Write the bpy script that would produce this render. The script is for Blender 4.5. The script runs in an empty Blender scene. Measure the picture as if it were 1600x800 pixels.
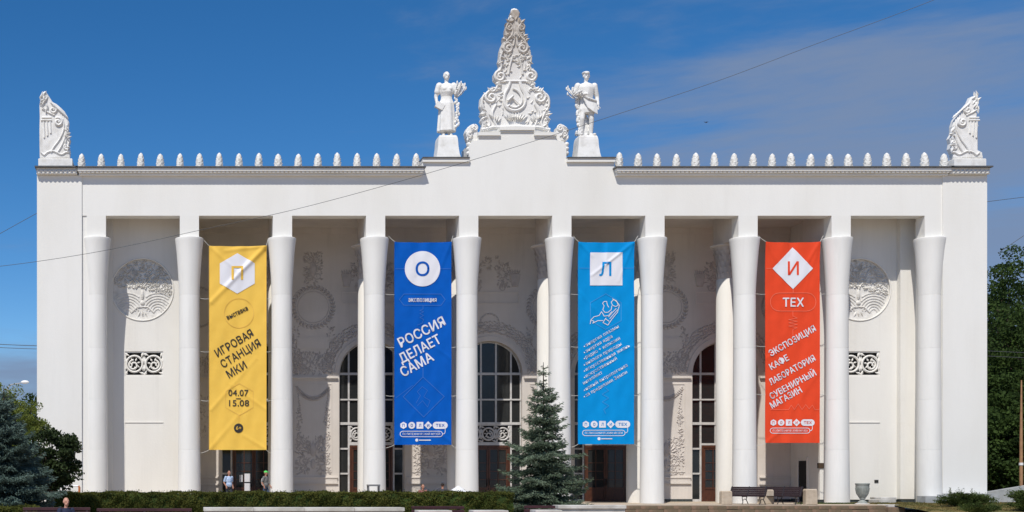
import bpy, bmesh, math, random
import numpy as np
from mathutils import Vector, Matrix
from mathutils.geometry import interpolate_bezier, tessellate_polygon
random.seed(7); rng = np.random.default_rng(7)
S = bpy.context.scene; COL = S.collection
PI = math.pi
# ------------------------------------------------------------------ camera
F = 1881.0; D = 66.0; EYE = 1.47; PX, PY = 265.0, 745.0      # focal length in photo pixels, distance to facade, eye height, optical axis
cam = bpy.data.cameras.new('camera'); camo = bpy.data.objects.new('camera', cam); COL.objects.link(camo)
camo.location = (0, -D, EYE); camo.rotation_euler = (PI/2, 0, 0)
cam.sensor_width = 36; cam.lens = 36*F/1600; cam.shift_x = (800-PX)/1600; cam.shift_y = (PY-400)/1600
cam.clip_start = .5; cam.clip_end = 6000; S.camera = camo
# ------------------------------------------------------------------ light
sun_dir = Vector((-.50, -1, 1.58)).normalized()
sun = bpy.data.lights.new('sun', 'SUN'); sun.energy = 4.2; sun.angle = math.radians(.5); sun.color = (1, .95, .875)
so = bpy.data.objects.new('sun', sun); COL.objects.link(so); so.rotation_euler = sun_dir.to_track_quat('Z', 'Y').to_euler(); so.location = (-20, -40, 60)
W = bpy.data.worlds.new('World'); S.world = W; W.use_nodes = True
nt = W.node_tree; nt.nodes.clear()
def N(t, nt_=None, **k):
    n = (nt_ or nt).nodes.new(t)
    for a, b in k.items(): setattr(n, a, b)
    return n
L = nt.links.new
sky = N('ShaderNodeTexSky', sky_type='NISHITA'); sky.sun_disc = False
sky.sun_elevation = math.asin(sun_dir.z); sky.sun_rotation = math.atan2(sun_dir.x, sun_dir.y)
sky.altitude = 900; sky.air_density = .85; sky.dust_density = .12; sky.ozone_density = 4.0
hs = N('ShaderNodeHueSaturation'); hs.inputs['Saturation'].default_value = 1.29; hs.inputs['Value'].default_value = .98
L(sky.outputs[0], hs.inputs['Color'])
tc = N('ShaderNodeTexCoord'); mp = N('ShaderNodeMapping'); mp.inputs['Scale'].default_value = (2.8, 2.8, 15); mp.inputs['Rotation'].default_value = (0, .10, 0)
mp.inputs['Location'].default_value = (.35, 0, .2)
nz = N('ShaderNodeTexNoise'); nz.inputs['Scale'].default_value = 1.1; nz.inputs['Detail'].default_value = 8; nz.inputs['Roughness'].default_value = .60
nz.inputs['Distortion'].default_value = .25
L(tc.outputs['Generated'], mp.inputs[0]); L(mp.outputs[0], nz.inputs['Vector'])
sep = N('ShaderNodeSeparateXYZ'); L(tc.outputs['Generated'], sep.inputs[0])
gx = N('ShaderNodeMapRange'); gx.inputs['From Min'].default_value = .02; gx.inputs['From Max'].default_value = .36
gx.inputs['To Min'].default_value = -.22; gx.inputs['To Max'].default_value = .03; L(sep.outputs['X'], gx.inputs['Value'])
gz = N('ShaderNodeMapRange'); gz.inputs['From Min'].default_value = .02; gz.inputs['From Max'].default_value = .27
gz.inputs['To Min'].default_value = .34; gz.inputs['To Max'].default_value = -.02; L(sep.outputs['Z'], gz.inputs['Value'])
ad = N('ShaderNodeMath', operation='ADD'); L(nz.outputs['Fac'], ad.inputs[0]); L(gx.outputs[0], ad.inputs[1])
ad2 = N('ShaderNodeMath', operation='ADD'); L(ad.outputs[0], ad2.inputs[0]); L(gz.outputs[0], ad2.inputs[1])
cm = N('ShaderNodeMapRange', interpolation_type='SMOOTHSTEP'); cm.inputs['From Min'].default_value = .40; cm.inputs['From Max'].default_value = .72
cm.inputs['To Max'].default_value = .90; L(ad2.outputs[0], cm.inputs['Value'])
mx = N('ShaderNodeMix', data_type='RGBA'); L(cm.outputs[0], mx.inputs['Factor']); L(hs.outputs[0], mx.inputs[6])
mx.inputs[7].default_value = (1.70, 2.30, 3.55, 1)
bg = N('ShaderNodeBackground'); bg.inputs['Strength'].default_value = .115
L(mx.outputs[2], bg.inputs[0]); wo = N('ShaderNodeOutputWorld'); L(bg.outputs[0], wo.inputs[0])
S.view_settings.view_transform = 'Standard'; S.view_settings.look = 'None'; S.view_settings.exposure = .03; S.view_settings.gamma = 1
S.render.engine = 'CYCLES'; S.cycles.max_bounces = 6; S.cycles.diffuse_bounces = 4

# ------------------------------------------------------------------ materials
MATS = {}
STREAK = {}
def mat(name, col, rough=.7, col2=None, scale=3., bump=0., bscale=20., metal=0., spec=.5, detail=5, stretch=(1, 1, 1), lo=.35, hi=.7, trans=0.):
    m = bpy.data.materials.new(name); m.use_nodes = True; t = m.node_tree; b = t.nodes['Principled BSDF']
    b.inputs['Base Color'].default_value = (*col, 1); b.inputs['Roughness'].default_value = rough; b.inputs['Metallic'].default_value = metal
    b.inputs['Specular IOR Level'].default_value = spec
    c = N('ShaderNodeTexCoord', t); mpn = N('ShaderNodeMapping', t); mpn.inputs['Scale'].default_value = stretch; t.links.new(c.outputs['Object'], mpn.inputs[0])
    if col2:
        n = N('ShaderNodeTexNoise', t); n.inputs['Scale'].default_value = scale; n.inputs['Detail'].default_value = detail; t.links.new(mpn.outputs[0], n.inputs['Vector'])
        r = N('ShaderNodeMapRange', t); r.inputs['From Min'].default_value = lo; r.inputs['From Max'].default_value = hi; t.links.new(n.outputs['Fac'], r.inputs['Value'])
        x = N('ShaderNodeMix', t, data_type='RGBA'); x.inputs[6].default_value = (*col, 1); x.inputs[7].default_value = (*col2, 1)
        t.links.new(r.outputs[0], x.inputs['Factor']); t.links.new(x.outputs[2], b.inputs['Base Color'])
    if bump:
        n = N('ShaderNodeTexNoise', t); n.inputs['Scale'].default_value = bscale; n.inputs['Detail'].default_value = 6; t.links.new(c.outputs['Object'], n.inputs['Vector'])
        bp = N('ShaderNodeBump', t); bp.inputs['Strength'].default_value = bump; bp.inputs['Distance'].default_value = .02
        t.links.new(n.outputs['Fac'], bp.inputs['Height']); t.links.new(bp.outputs[0], b.inputs['Normal'])
    if trans:
        tr = N('ShaderNodeBsdfTranslucent', t); tr.inputs[0].default_value = (*[min(1, v*1.6) for v in col], 1)
        ms = N('ShaderNodeMixShader', t); ms.inputs[0].default_value = trans
        t.links.new(b.outputs[0], ms.inputs[1]); t.links.new(tr.outputs[0], ms.inputs[2]); t.links.new(ms.outputs[0], t.nodes['Material Output'].inputs[0])
    MATS[name] = m; return m
plaster = mat('white_plaster', (.80, .79, .75), .85, (.745, .73, .68), .35, .25, 14, stretch=(1, 1, .35), lo=.42, hi=.72)
colplaster = mat('column_plaster', (.785, .775, .74), .8, (.72, .71, .67), 1.1, .18, 16, stretch=(1, 1, .25), lo=.45, hi=.75)
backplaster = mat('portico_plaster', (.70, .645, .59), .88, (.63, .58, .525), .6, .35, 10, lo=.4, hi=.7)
sideplaster = mat('side_plaster', (.785, .765, .715), .88, (.73, .705, .65), .5, .3, 8, stretch=(1, 1, .4), lo=.4, hi=.7)
relief_m = mat('shaded_relief_plaster', (.60, .55, .515), .9, (.48, .44, .41), 2.5, .3, 25)  # darker than the wall plaster: shade of the carving put into its colour
relief_light = mat('relief_white', (.77, .755, .72), .88, (.60, .58, .54), 3, .35, 25)
sculpt = mat('sculpture_white', (.80, .79, .76), .85, (.62, .60, .55), 2.2, .35, 12, lo=.5, hi=.8)
# the crest is weathered grey towards its tip: soot driven by height on the object itself
crest_m = mat('weathered_sculpture', (.78, .765, .73), .88, (.70, .68, .63), 2.2, .5, 12, lo=.45, hi=.8)
t = crest_m.node_tree; b = t.nodes['Principled BSDF']
g = N('ShaderNodeTexCoord', t); sp = N('ShaderNodeSeparateXYZ', t); t.links.new(g.outputs['Object'], sp.inputs[0])
r1 = N('ShaderNodeMapRange', t); r1.inputs['From Min'].default_value = 2.6; r1.inputs['From Max'].default_value = 6.9; r1.inputs['To Max'].default_value = .85; t.links.new(sp.outputs['Z'], r1.inputs['Value'])
nn = N('ShaderNodeTexNoise', t); nn.inputs['Scale'].default_value = 3.2; nn.inputs['Detail'].default_value = 6; t.links.new(g.outputs['Object'], nn.inputs['Vector'])
mm = N('ShaderNodeMath', t, operation='MULTIPLY'); t.links.new(r1.outputs[0], mm.inputs[0]); t.links.new(nn.outputs['Fac'], mm.inputs[1])
m2 = N('ShaderNodeMath', t, operation='MULTIPLY'); m2.inputs[1].default_value = 2.0; t.links.new(mm.outputs[0], m2.inputs[0])
x = N('ShaderNodeMix', t, data_type='RGBA'); x.inputs[7].default_value = (.33, .27, .21, 1); t.links.new(m2.outputs[0], x.inputs['Factor'])
src = b.inputs['Base Color'].links[0].from_socket; t.links.new(src, x.inputs[6]); t.links.new(x.outputs[2], b.inputs['Base Color'])
flash = mat('dark_flashing', (.07, .075, .08), .5, (.12, .11, .10), 4)
groove = mat('recess_paint', (.30, .29, .27), .9)
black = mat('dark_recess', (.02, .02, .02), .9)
glass = mat('window_glass', (.018, .020, .021), .06, (.03, .032, .032), .6, spec=.5)
frame_m = mat('window_frame_paint', (.62, .61, .59), .5, (.5, .48, .46), 5)
wood = mat('brown_wood', (.105, .036, .017), .38, (.055, .02, .011), 6, .2, 30, stretch=(4, 4, .5))
plinth_m = mat('green_granite', (.055, .07, .068), .45, (.035, .04, .042), 9)
asphalt = mat('plaza_paving', (.44, .345, .245), .9, (.34, .265, .19), .5, .3, 30)
terrace_m = mat('terrace_stone', (.50, .415, .315), .85, (.40, .33, .25), .9, .3, 20)
brownstone = mat('brown_stone', (.23, .15, .10), .9, (.12, .10, .06), 2.4, .6, 20)
whitestone = mat('white_stone', (.60, .58, .54), .85, (.40, .38, .34), 2.0, .4, 20)
beige = mat('beige_stone', (.52, .44, .34), .9, (.42, .34, .25), 5, .5, 25)
greystone = mat('grey_stone', (.42, .43, .43), .85, (.30, .31, .31), 3, .4, 25)
drygrass = mat('dry_grass', (.17, .12, .035), .95, (.075, .09, .022), .9, .5, 30)
maroon = mat('maroon_paint', (.055, .014, .018), .5, (.035, .01, .012), 5)
iron = mat('black_iron', (.025, .022, .024), .45)
darkwood = mat('dark_bench_wood', (.030, .017, .019), .6, (.02, .012, .014), 8, spec=.2)
urn_m = mat('grey_concrete', (.30, .32, .30), .8, (.20, .22, .20), 5, .4, 25)
spruce_m = mat('spruce_needles', (.15, .195, .135), .9, (.06, .09, .055), 1.6, trans=.12, spec=.15)
spruce_b = mat('blue_spruce_needles', (.12, .17, .145), .9, (.055, .09, .075), 1.6, trans=.12, spec=.15)
bark = mat('bark', (.09, .065, .045), .9, (.05, .035, .025), 9, .6, 20)
leaf_dark = mat('dark_leaves', (.050, .085, .018), .8, (.014, .028, .007), .7, trans=.15, spec=.15)
leaf_shrub = mat('shrub_leaves', (.035, .055, .016), .7, (.014, .026, .008), 2.0, trans=.1, spec=.2)
leaf_mid = mat('thuja_leaves', (.15, .18, .035), .8, (.07, .10, .02), 1.4, trans=.2, spec=.15)
hedge_m = mat('hedge_leaves', (.095, .100, .022), .85, (.040, .052, .011), 1.0, trans=.12, spec=.12)
junip = mat('juniper_leaves', (.075, .105, .025), .85, (.03, .05, .014), 2.2, trans=.1, spec=.15)
rope_m = mat('rope', (.55, .54, .5), .8)
cable_m = mat('cable', (.09, .095, .10), .8)
orange_m = mat('orange_paint', (.50, .16, .05), .5)
pole_m = mat('tan_pole', (.40, .22, .11), .7, (.30, .16, .08), 5)
white_paint = mat('white_paint', (.80, .80, .80), .4)
red_paint = mat('red_paint', (.6, .03, .03), .4)
skin = mat('skin', (.42, .20, .13), .6); skin_pale = mat('pale_skin', (.52, .27, .19), .55)
ban = {'y': mat('yellow_cloth', (.88, .56, .10), .6, (.85, .53, .09), 2, .1, 60, trans=.06, spec=.12), 'b': mat('blue_cloth', (.0, .105, .50), .7, (.0, .095, .46), 2, .1, 60, trans=.06, spec=.12),
       'c': mat('cyan_cloth', (.0, .28, .68), .7, (.0, .26, .64), 2, .1, 60, trans=.06, spec=.12), 'o': mat('orange_cloth', (.82, .075, .025), .55, (.76, .07, .024), 2, .1, 60, trans=.06, spec=.12)}
print_white = mat('print_white', (.74, .74, .78), .6); print_black = mat('print_black', (.025, .022, .018), .6)
line_y = mat('print_line_yellow', (.78, .49, .085), .6); line_b = mat('print_line_blue', (.03, .16, .55), .6)
line_c = mat('print_line_cyan', (.04, .32, .70), .6); line_o = mat('print_line_orange', (.86, .17, .09), .6)

def streaks(m, colr, amt, zs_=.06, sc_=2.6, foot=None):
    t = m.node_tree; b = t.nodes['Principled BSDF']; c = N('ShaderNodeNewGeometry', t); mpn = N('ShaderNodeMapping', t); mpn.inputs['Scale'].default_value = (1, 1, zs_); t.links.new(c.outputs['Position'], mpn.inputs[0])
    n = N('ShaderNodeTexNoise', t); n.inputs['Scale'].default_value = sc_; n.inputs['Detail'].default_value = 8; n.inputs['Roughness'].default_value = .65; t.links.new(mpn.outputs[0], n.inputs['Vector'])
    n2 = N('ShaderNodeTexNoise', t); n2.inputs['Scale'].default_value = .32; n2.inputs['Detail'].default_value = 4; t.links.new(c.outputs['Position'], n2.inputs['Vector'])
    r_ = N('ShaderNodeMapRange', t); r_.inputs['From Min'].default_value = .50; r_.inputs['From Max'].default_value = .78; t.links.new(n.outputs['Fac'], r_.inputs['Value'])
    r2 = N('ShaderNodeMapRange', t); r2.inputs['From Min'].default_value = .40; r2.inputs['From Max'].default_value = .65; r2.inputs['To Min'].default_value = .25; t.links.new(n2.outputs['Fac'], r2.inputs['Value'])
    mu = N('ShaderNodeMath', t, operation='MULTIPLY'); t.links.new(r_.outputs[0], mu.inputs[0]); t.links.new(r2.outputs[0], mu.inputs[1]); ma = N('ShaderNodeMath', t, operation='MULTIPLY'); ma.inputs[1].default_value = amt; t.links.new(mu.outputs[0], ma.inputs[0])
    x = N('ShaderNodeMix', t, data_type='RGBA'); x.inputs[7].default_value = (*colr, 1); t.links.new(ma.outputs[0], x.inputs['Factor']); t.links.new(b.inputs['Base Color'].links[0].from_socket, x.inputs[6]); t.links.new(x.outputs[2], b.inputs['Base Color'])
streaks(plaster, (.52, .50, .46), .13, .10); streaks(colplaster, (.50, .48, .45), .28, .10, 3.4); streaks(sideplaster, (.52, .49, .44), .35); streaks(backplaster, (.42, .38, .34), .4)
streaks(sculpt, (.30, .27, .23), .75, .5, 2.4); streaks(relief_light, (.40, .37, .32), .5, .8, 5)
# ------------------------------------------------------------------ helpers
WO = {}
def P(px, py, Y):                      # photo pixel at depth Y -> world metres
    k = (D+Y)/F
    return Vector(((px-PX)*k, Y, EYE+(PY-py)*k))
def X_(px, Y=0): return (px-PX)*(D+Y)/F
def Z_(py, Y=0): return EYE+(PY-py)*(D+Y)/F
def props(o, label=None, cat=None, group=None, kind=None):
    if label: o['label'] = label
    if cat: o['category'] = cat
    if group: o['group'] = group
    if kind: o['kind'] = kind
    return o
class MB:
    def __init__(s): s.v = []; s.f = []
    def raw(s, vs, fs):
        n = len(s.v); s.v.extend([tuple(map(float, p)) for p in vs]); s.f.extend([tuple(i+n for i in f) for f in fs]); return s
    def box(s, x0, x1, y0, y1, z0, z1, bev=0):
        if x1 < x0: x0, x1 = x1, x0
        if z1 < z0: z0, z1 = z1, z0
        if bev:
            b = bev
            vs = []
            for z, i in ((z0, b), (z0+b, 0), (z1-b, 0), (z1, b)):
                if i: vs += [(x0+i, y0+i, z), (x1-i, y0+i, z), (x1-i, y1-i, z), (x0+i, y1-i, z)]
                else: vs += [(x0, y0, z), (x1, y0, z), (x1, y1, z), (x0, y1, z)]
            fs = [(3, 2, 1, 0), (12, 13, 14, 15)]
            for k in range(3):
                for j in range(4): fs.append((k*4+j, k*4+(j+1) % 4, k*4+4+(j+1) % 4, k*4+4+j))
            return s.raw(vs, fs)
        return s.raw([(x0, y0, z0), (x1, y0, z0), (x1, y1, z0), (x0, y1, z0), (x0, y0, z1), (x1, y0, z1), (x1, y1, z1), (x0, y1, z1)],
                     [(3, 2, 1, 0), (4, 5, 6, 7), (0, 1, 5, 4), (1, 2, 6, 5), (2, 3, 7, 6), (3, 0, 4, 7)])
    def lathe(s, prof, c=(0, 0, 0), n=24, caps=True, mod=None):
        vs = []
        for i, (r, z) in enumerate(prof):
            for k in range(n):
                a = 2*PI*k/n; rr = r*(mod(a, z) if mod else 1)
                vs.append((c[0]+rr*math.cos(a), c[1]+rr*math.sin(a), c[2]+z))
        fs = [(i*n+k, i*n+(k+1) % n, (i+1)*n+(k+1) % n, (i+1)*n+k) for i in range(len(prof)-1) for k in range(n)]
        if caps: fs += [tuple(range(n-1, -1, -1)), tuple((len(prof)-1)*n+k for k in range(n))]
        return s.raw(vs, fs)
    def tube(s, pts, r, n=6, caps=True, flat=None):
        pts = [Vector(p) for p in pts]; m = len(pts); rs = r if hasattr(r, '__len__') else [r]*m
        vs = []; up = None
        for i, p in enumerate(pts):
            d = (pts[min(i+1, m-1)]-pts[max(i-1, 0)]).normalized()
            if up is None:
                up = Vector((0, 0, 1)) if abs(d.z) < .9 else Vector((1, 0, 0))
            a = d.cross(up).normalized(); b2 = a.cross(d).normalized(); up = b2
            for k in range(n):
                t_ = 2*PI*k/n; vs.append(p+(a*math.cos(t_)+b2*math.sin(t_))*rs[i])
        fs = [(i*n+k, i*n+(k+1) % n, (i+1)*n+(k+1) % n, (i+1)*n+k) for i in range(m-1) for k in range(n)]
        if caps: fs += [tuple(range(n-1, -1, -1)), tuple((m-1)*n+k for k in range(n))]
        return s.raw(vs, fs)
    def ext(s, poly, y0, y1, bev=0.):           # polygon (x,z) extruded along Y, optional chamfer towards the viewer
        n = len(poly); c = Vector((sum(p[0] for p in poly)/n, sum(p[1] for p in poly)/n))
        rings = [[(p[0], y1, p[1]) for p in poly], [(p[0], y0+bev, p[1]) for p in poly]]
        if bev:
            inner = []
            for i in range(n):
                a = Vector(poly[i-1]); b2 = Vector(poly[i]); d = Vector(poly[(i+1) % n])
                e = (d-a); nrm = Vector((e.y, -e.x)).normalized()
                q = b2+nrm*bev*SIGN(poly)
                inner.append((q.x, y0, q.y))
            rings.append(inner)
        vs = [p for r_ in rings for p in r_]; k = len(rings)
        fs = [(j*n+i, j*n+(i+1) % n, (j+1)*n+(i+1) % n, (j+1)*n+i) for j in range(k-1) for i in range(n)]
        fs += [tuple(range(n)), tuple((k-1)*n+i for i in range(n-1, -1, -1))]
        return s.raw(vs, fs)
    def ell(s, c, r, n=12, m=8, rot=None):
        vs = []; c = Vector(c)
        for i in range(m+1):
            th = PI*i/m
            for k in range(n):
                a = 2*PI*k/n; v = Vector((r[0]*math.sin(th)*math.cos(a), r[1]*math.sin(th)*math.sin(a), r[2]*math.cos(th)))
                if rot: v = rot @ v
                vs.append(c+v)
        return s.raw(vs, [(i*n+k, (i+1)*n+k, (i+1)*n+(k+1) % n, i*n+(k+1) % n) for i in range(m) for k in range(n)])
    def cap(s, a, b, ra, rb, n=10):             # tapered capsule
        a = Vector(a); b = Vector(b); s.ell(a, (ra,)*3, n, 6); s.ell(b, (rb,)*3, n, 6); return s.tube([a, b], [ra, rb], n)
    def leaf(s, c, ang, ln, wd, h, Y):          # raised leaf bump on a wall facing -Y
        x, z = c; ca, sa = math.cos(ang), math.sin(ang)
        pts = [(-ln/2, 0), (0, -wd/2), (ln/2, 0), (0, wd/2), (-ln*.15, 0)]
        vs = [(x+u*ca-v*sa, Y, z+u*sa+v*ca) for u, v in pts[:4]]; u, v = pts[4]; vs.append((x+u*ca, Y-h, z+u*sa))
        return s.raw(vs, [(0, 1, 4), (1, 2, 4), (2, 3, 4), (3, 0, 4)])
def SIGN(poly):
    a = sum(poly[i][0]*poly[(i+1) % len(poly)][1]-poly[(i+1) % len(poly)][0]*poly[i][1] for i in range(len(poly)))
    return -1 if a > 0 else 1
def mesh_of(mb, name, m, smooth=None, fix=True):
    me = bpy.data.meshes.new(name); me.from_pydata(mb.v, [], mb.f)
    if fix and len(mb.f) < 30000:
        bm = bmesh.new(); bm.from_mesh(me); bmesh.ops.recalc_face_normals(bm, faces=bm.faces); bm.to_mesh(me); bm.free()
    me.materials.append(m)
    if smooth:
        me.polygons.foreach_set('use_smooth', [True]*len(me.polygons))
        if smooth < 180:
            try: me.set_sharp_from_angle(angle=math.radians(smooth))
            except Exception: pass
    me.update(); return me
def place(name, me, wl, parent=None, rot=0):
    o = bpy.data.objects.new(name, me); COL.objects.link(o)
    wl = Vector(wl); WO[o.name] = wl
    if parent: o.parent = parent; o.location = wl-WO[parent.name]
    else: o.location = wl
    o.rotation_euler = (0, 0, rot); return o
def obj(name, mb, m, parent=None, smooth=None, local=False, fix=True):
    if local:
        o = bpy.data.objects.new(name, mesh_of(mb, name, m, smooth, fix)); COL.objects.link(o); o.parent = parent; WO[o.name] = Vector((0, 0, 0)); return o
    a = np.array(mb.v); c = Vector(((a[:, 0].min()+a[:, 0].max())/2, (a[:, 1].min()+a[:, 1].max())/2, a[:, 2].min()))
    mb.v = [tuple(r) for r in (a-np.array(c))]
    return place(name, mesh_of(mb, name, m, smooth, fix), c, parent)
def empty(name, loc, label, cat, group=None, rot=0):
    o = bpy.data.objects.new(name, None); COL.objects.link(o); o.location = loc; o.rotation_euler = (0, 0, rot); o.empty_display_size = .3
    WO[o.name] = Vector(loc); return props(o, label, cat, group)
def remesh(o, vox):
    m = o.modifiers.new('remesh', 'REMESH'); m.mode = 'VOXEL'; m.voxel_size = vox; m.use_smooth_shade = True
    return o
def spiral(cx, cz, r, turns, a0, Y, sgn=1, k=.8, n=26):
    return [(cx+r*(1-k*i/n)*math.cos(a0+sgn*turns*2*PI*i/n), Y, cz+r*(1-k*i/n)*math.sin(a0+sgn*turns*2*PI*i/n)) for i in range(n+1)]

# ------------------------------------------------------------------ ground
PLAZA = -.6
gm = MB(); gm.raw([(-2500, -300, PLAZA), (2500, -300, PLAZA), (2500, 4000, PLAZA), (-2500, 4000, PLAZA)], [(0, 1, 2, 3)])
obj('ground', gm, asphalt)['kind'] = 'structure'
tm = MB(); tm.box(-13, X_(1392, -3), -3.0, 30, PLAZA, 0); obj('terrace', tm, terrace_m)['kind'] = 'structure'
# grass bank on the right
xs = np.linspace(X_(1392, -3), 75, 70); ys = np.linspace(-9, 12, 30); vs = []; fs = []
for j, y in enumerate(ys):
    for i, xx in enumerate(xs):
        z = min(0.03, (y+3)*.09+.02) if y < -3 else .03
        vs.append((xx, y, max(z, PLAZA-.05)+.035*math.sin(xx*2.1+y)*math.cos(y*1.7)+.02*math.sin(xx*5.3)))
nx = len(xs); fs = [(j*nx+i, j*nx+i+1, (j+1)*nx+i+1, (j+1)*nx+i) for j in range(len(ys)-1) for i in range(nx-1)]
gb = MB().raw(vs, fs); obj('grass_bank', gb, drygrass, smooth=180)['kind'] = 'structure'
def blades(x0, x1, y0, y1, n, h, zf, m, name):
    xx = rng.uniform(x0, x1, n); yy = rng.uniform(y0, y1, n); hh = rng.uniform(.4, 1, n)*h; a = rng.uniform(0, PI, n); b_ = MB()
    V = []; Fc = []
    for i in range(n):
        z = zf(xx[i], yy[i]); dx = .018*math.cos(a[i]); dy = .018*math.sin(a[i]); l = rng.normal(0, .4, 2)*hh[i]
        V += [(xx[i]-dx, yy[i]-dy, z), (xx[i]+dx, yy[i]+dy, z), (xx[i]+l[0], yy[i]+l[1], z+hh[i])]; Fc.append((3*i, 3*i+1, 3*i+2))
    b_.raw(V, Fc); return obj(name, b_, m, fix=False)
def bz(x, y): return min(0.03, (y+3)*.09+.02)+.035*math.sin(x*2.1+y)*math.cos(y*1.7)+.02*math.sin(x*5.3)-.01
o = blades(X_(1392, -3), X_(1620, -3), -6, -.4, 14000, .09, bz, drygrass, 'grass'); props(o, 'short dry brown and green grass on the bank right of the portico', 'grass', kind='stuff')
o = blades(X_(1276, -2.6), X_(1375, -2.6), -1.1, -.2, 1500, .10, lambda x, y: 0, junip, 'grass'); props(o, 'green weeds along the foot of the portico columns', 'weeds', kind='stuff')

# ------------------------------------------------------------------ the pavilion
X0 = 18.95
pav = empty('exhibition_pavilion', (X0, 0, 0), 'white neoclassical exhibition pavilion with a tall columned portico and sculpted roof crest', 'building')
ztop = Z_(262); zb = Z_(337); zc = Z_(373, .4)                 # cornice top, frieze bottom, column top
PP = [145, 295, 442, 588, 733.5, 878.3, 1024, 1168, 1311, 1457]
CX = [X0-22.97+5.105*i for i in range(10)]
xl, xr = X_(58), X_(1541); xpl, xpr = X_(128), X_(1472)
# corner pylons
for a, b_ in ((xl, xpl), (xpr, xr)):
    m = MB(); m.box(a, b_, -.07, 25, 0, Z_(274), .02); obj('pylon', m, plaster, pav)
# frieze with the raised attic
zat = Z_(253); m = MB()
m.ext([(xpl+.001, zb), (xpr-.001, zb), (xpr-.001, Z_(266)), (X_(960), Z_(266)), (X_(960), zat), (X_(885), zat), (X_(885), Z_(228)), (X_(881), Z_(221)), (X_(869), Z_(219)), (X_(869), Z_(212)),
       (X_(834), Z_(212)), (X_(834), Z_(203)), (X_(781), Z_(203)), (X_(781), Z_(212)), (X_(747), Z_(212)), (X_(747), Z_(219)), (X_(737), Z_(221)), (X_(733), Z_(228)), (X_(733), zat), (X_(660), zat), (X_(660), Z_(266)), (xpl+.001, Z_(266))], 0, .8)
obj('frieze', m, plaster, pav)
m = MB(); m.box(X_(660), X_(960), .801, 2.4, Z_(300), zat-.003); m.box(X_(735), X_(883), .801, 2.0, zat-.004, Z_(222)); m.box(X_(749), X_(867), .801, 1.9, Z_(222)-.002, Z_(213)); obj('attic', m, plaster, pav)
# attic caps
m = MB()
for a, b_, y in ((660, 733, 247.5), (885, 960, 247.5)):
    m = MB(); m.box(X_(a), X_(b_), -.14, 2.5, Z_(y+6.2), Z_(y+.8)); obj('parapet_cap', m, plaster, pav)
for a, b_, y in ((747, 780.5, 207.5), (834.5, 869, 207.5), (780.6, 834.4, 199)):
    m = MB(); m.box(X_(a)-.02, X_(b_)+.02, -.13, 2.0, Z_(y+5), Z_(y))
    m.box(X_(a)+.01, X_(b_)-.01, -.06, -.001, Z_(y+8), Z_(y+5.0)); obj('parapet_cap', m, plaster, pav)
for a, b_, y in ((659.5, 733, 247.5), (885, 960.5, 247.5)): obj('flashing', MB().box(X_(a), X_(b_), -.20, 2.52, Z_(y+.75), Z_(y-1.1)), flash, pav)
m = MB(); m.box(xpl+.002, CX[0], .05, 5.2, 0, zb-.002); obj('engaged_pier', m, plaster, pav)
m = MB(); m.box(CX[9], xpr-.002, .05, 5.2, 0, zb-.002); obj('engaged_pier', m, plaster, pav)
# piers above the columns
for i, cx in enumerate(CX):
    m = MB(); w = .525; m.box(cx-w, cx+w, 0, .8, zc, zb+.0); pm = obj('pier', m, plaster, pav)
# cornice strips
for a, b_ in ((122, 660), (960, 1479)):
    x0, x1 = X_(a), X_(b_)
    m = MB(); m.box(x0-.1, x1+.1, -.50, 1.0, Z_(264.9), Z_(263.0)); obj('flashing', m, flash, pav)
    m = MB(); m.box(x0, x1, -.42, .9, Z_(270), Z_(264.95), .015); m.box(x0+.05, x1-.05, -.22, -.002, Z_(275.5), Z_(272.2), .01); m.box(x0+.05, x1-.05, -.30, -.003, Z_(272.1), Z_(270.1)); 
    co = obj('cornice', m, plaster, pav)
    m = MB(); n = int((x1-x0)/.23)
    for k in range(n):
        xx = x0+.15+k*(x1-x0-.3)/(n-1); m.box(xx-.07, xx+.07, -.375, -.301, Z_(272.0), Z_(270.05))
    o = obj('dentil', m, plaster, co); o['kind'] = 'stuff'
    m = MB(); m.box(x0, x1, .05, .8, Z_(262.5), Z_(259.6)); obj('coping', m, plaster, pav)
for a, b_ in ((56.5, 122.5), (1478.5, 1542.5)):
    x0, x1 = X_(a), X_(b_)
    m = MB(); m.box(x0-.03, x1-.0, -.50, 1.2, Z_(264.5), Z_(262.4)); obj('flashing', m, flash, pav)
    m = MB(); m.box(x0+.05, x1-.05, -.30, 1.0, Z_(273.8), Z_(264.55)); co = obj('cornice', m, plaster, pav)
    m = MB(); n = 9
    for k in range(n):
        xx = x0+.2+k*(x1-x0-.4)/(n-1)
        for q in (-1, 1): m.leaf((xx+q*.05, Z_(269.5)), PI/2-q*.5, .30, .13, .09, -.301)
        m.ell((xx, -.30, Z_(272.5)), (.10, .07, .05), 8, 4)
    obj('leaf_moulding', m, plaster, co)
finial_m = mat('finial_plaster', (.78, .77, .73), .9, (.50, .46, .40), 9, .8, 30, lo=.48, hi=.72)
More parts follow.
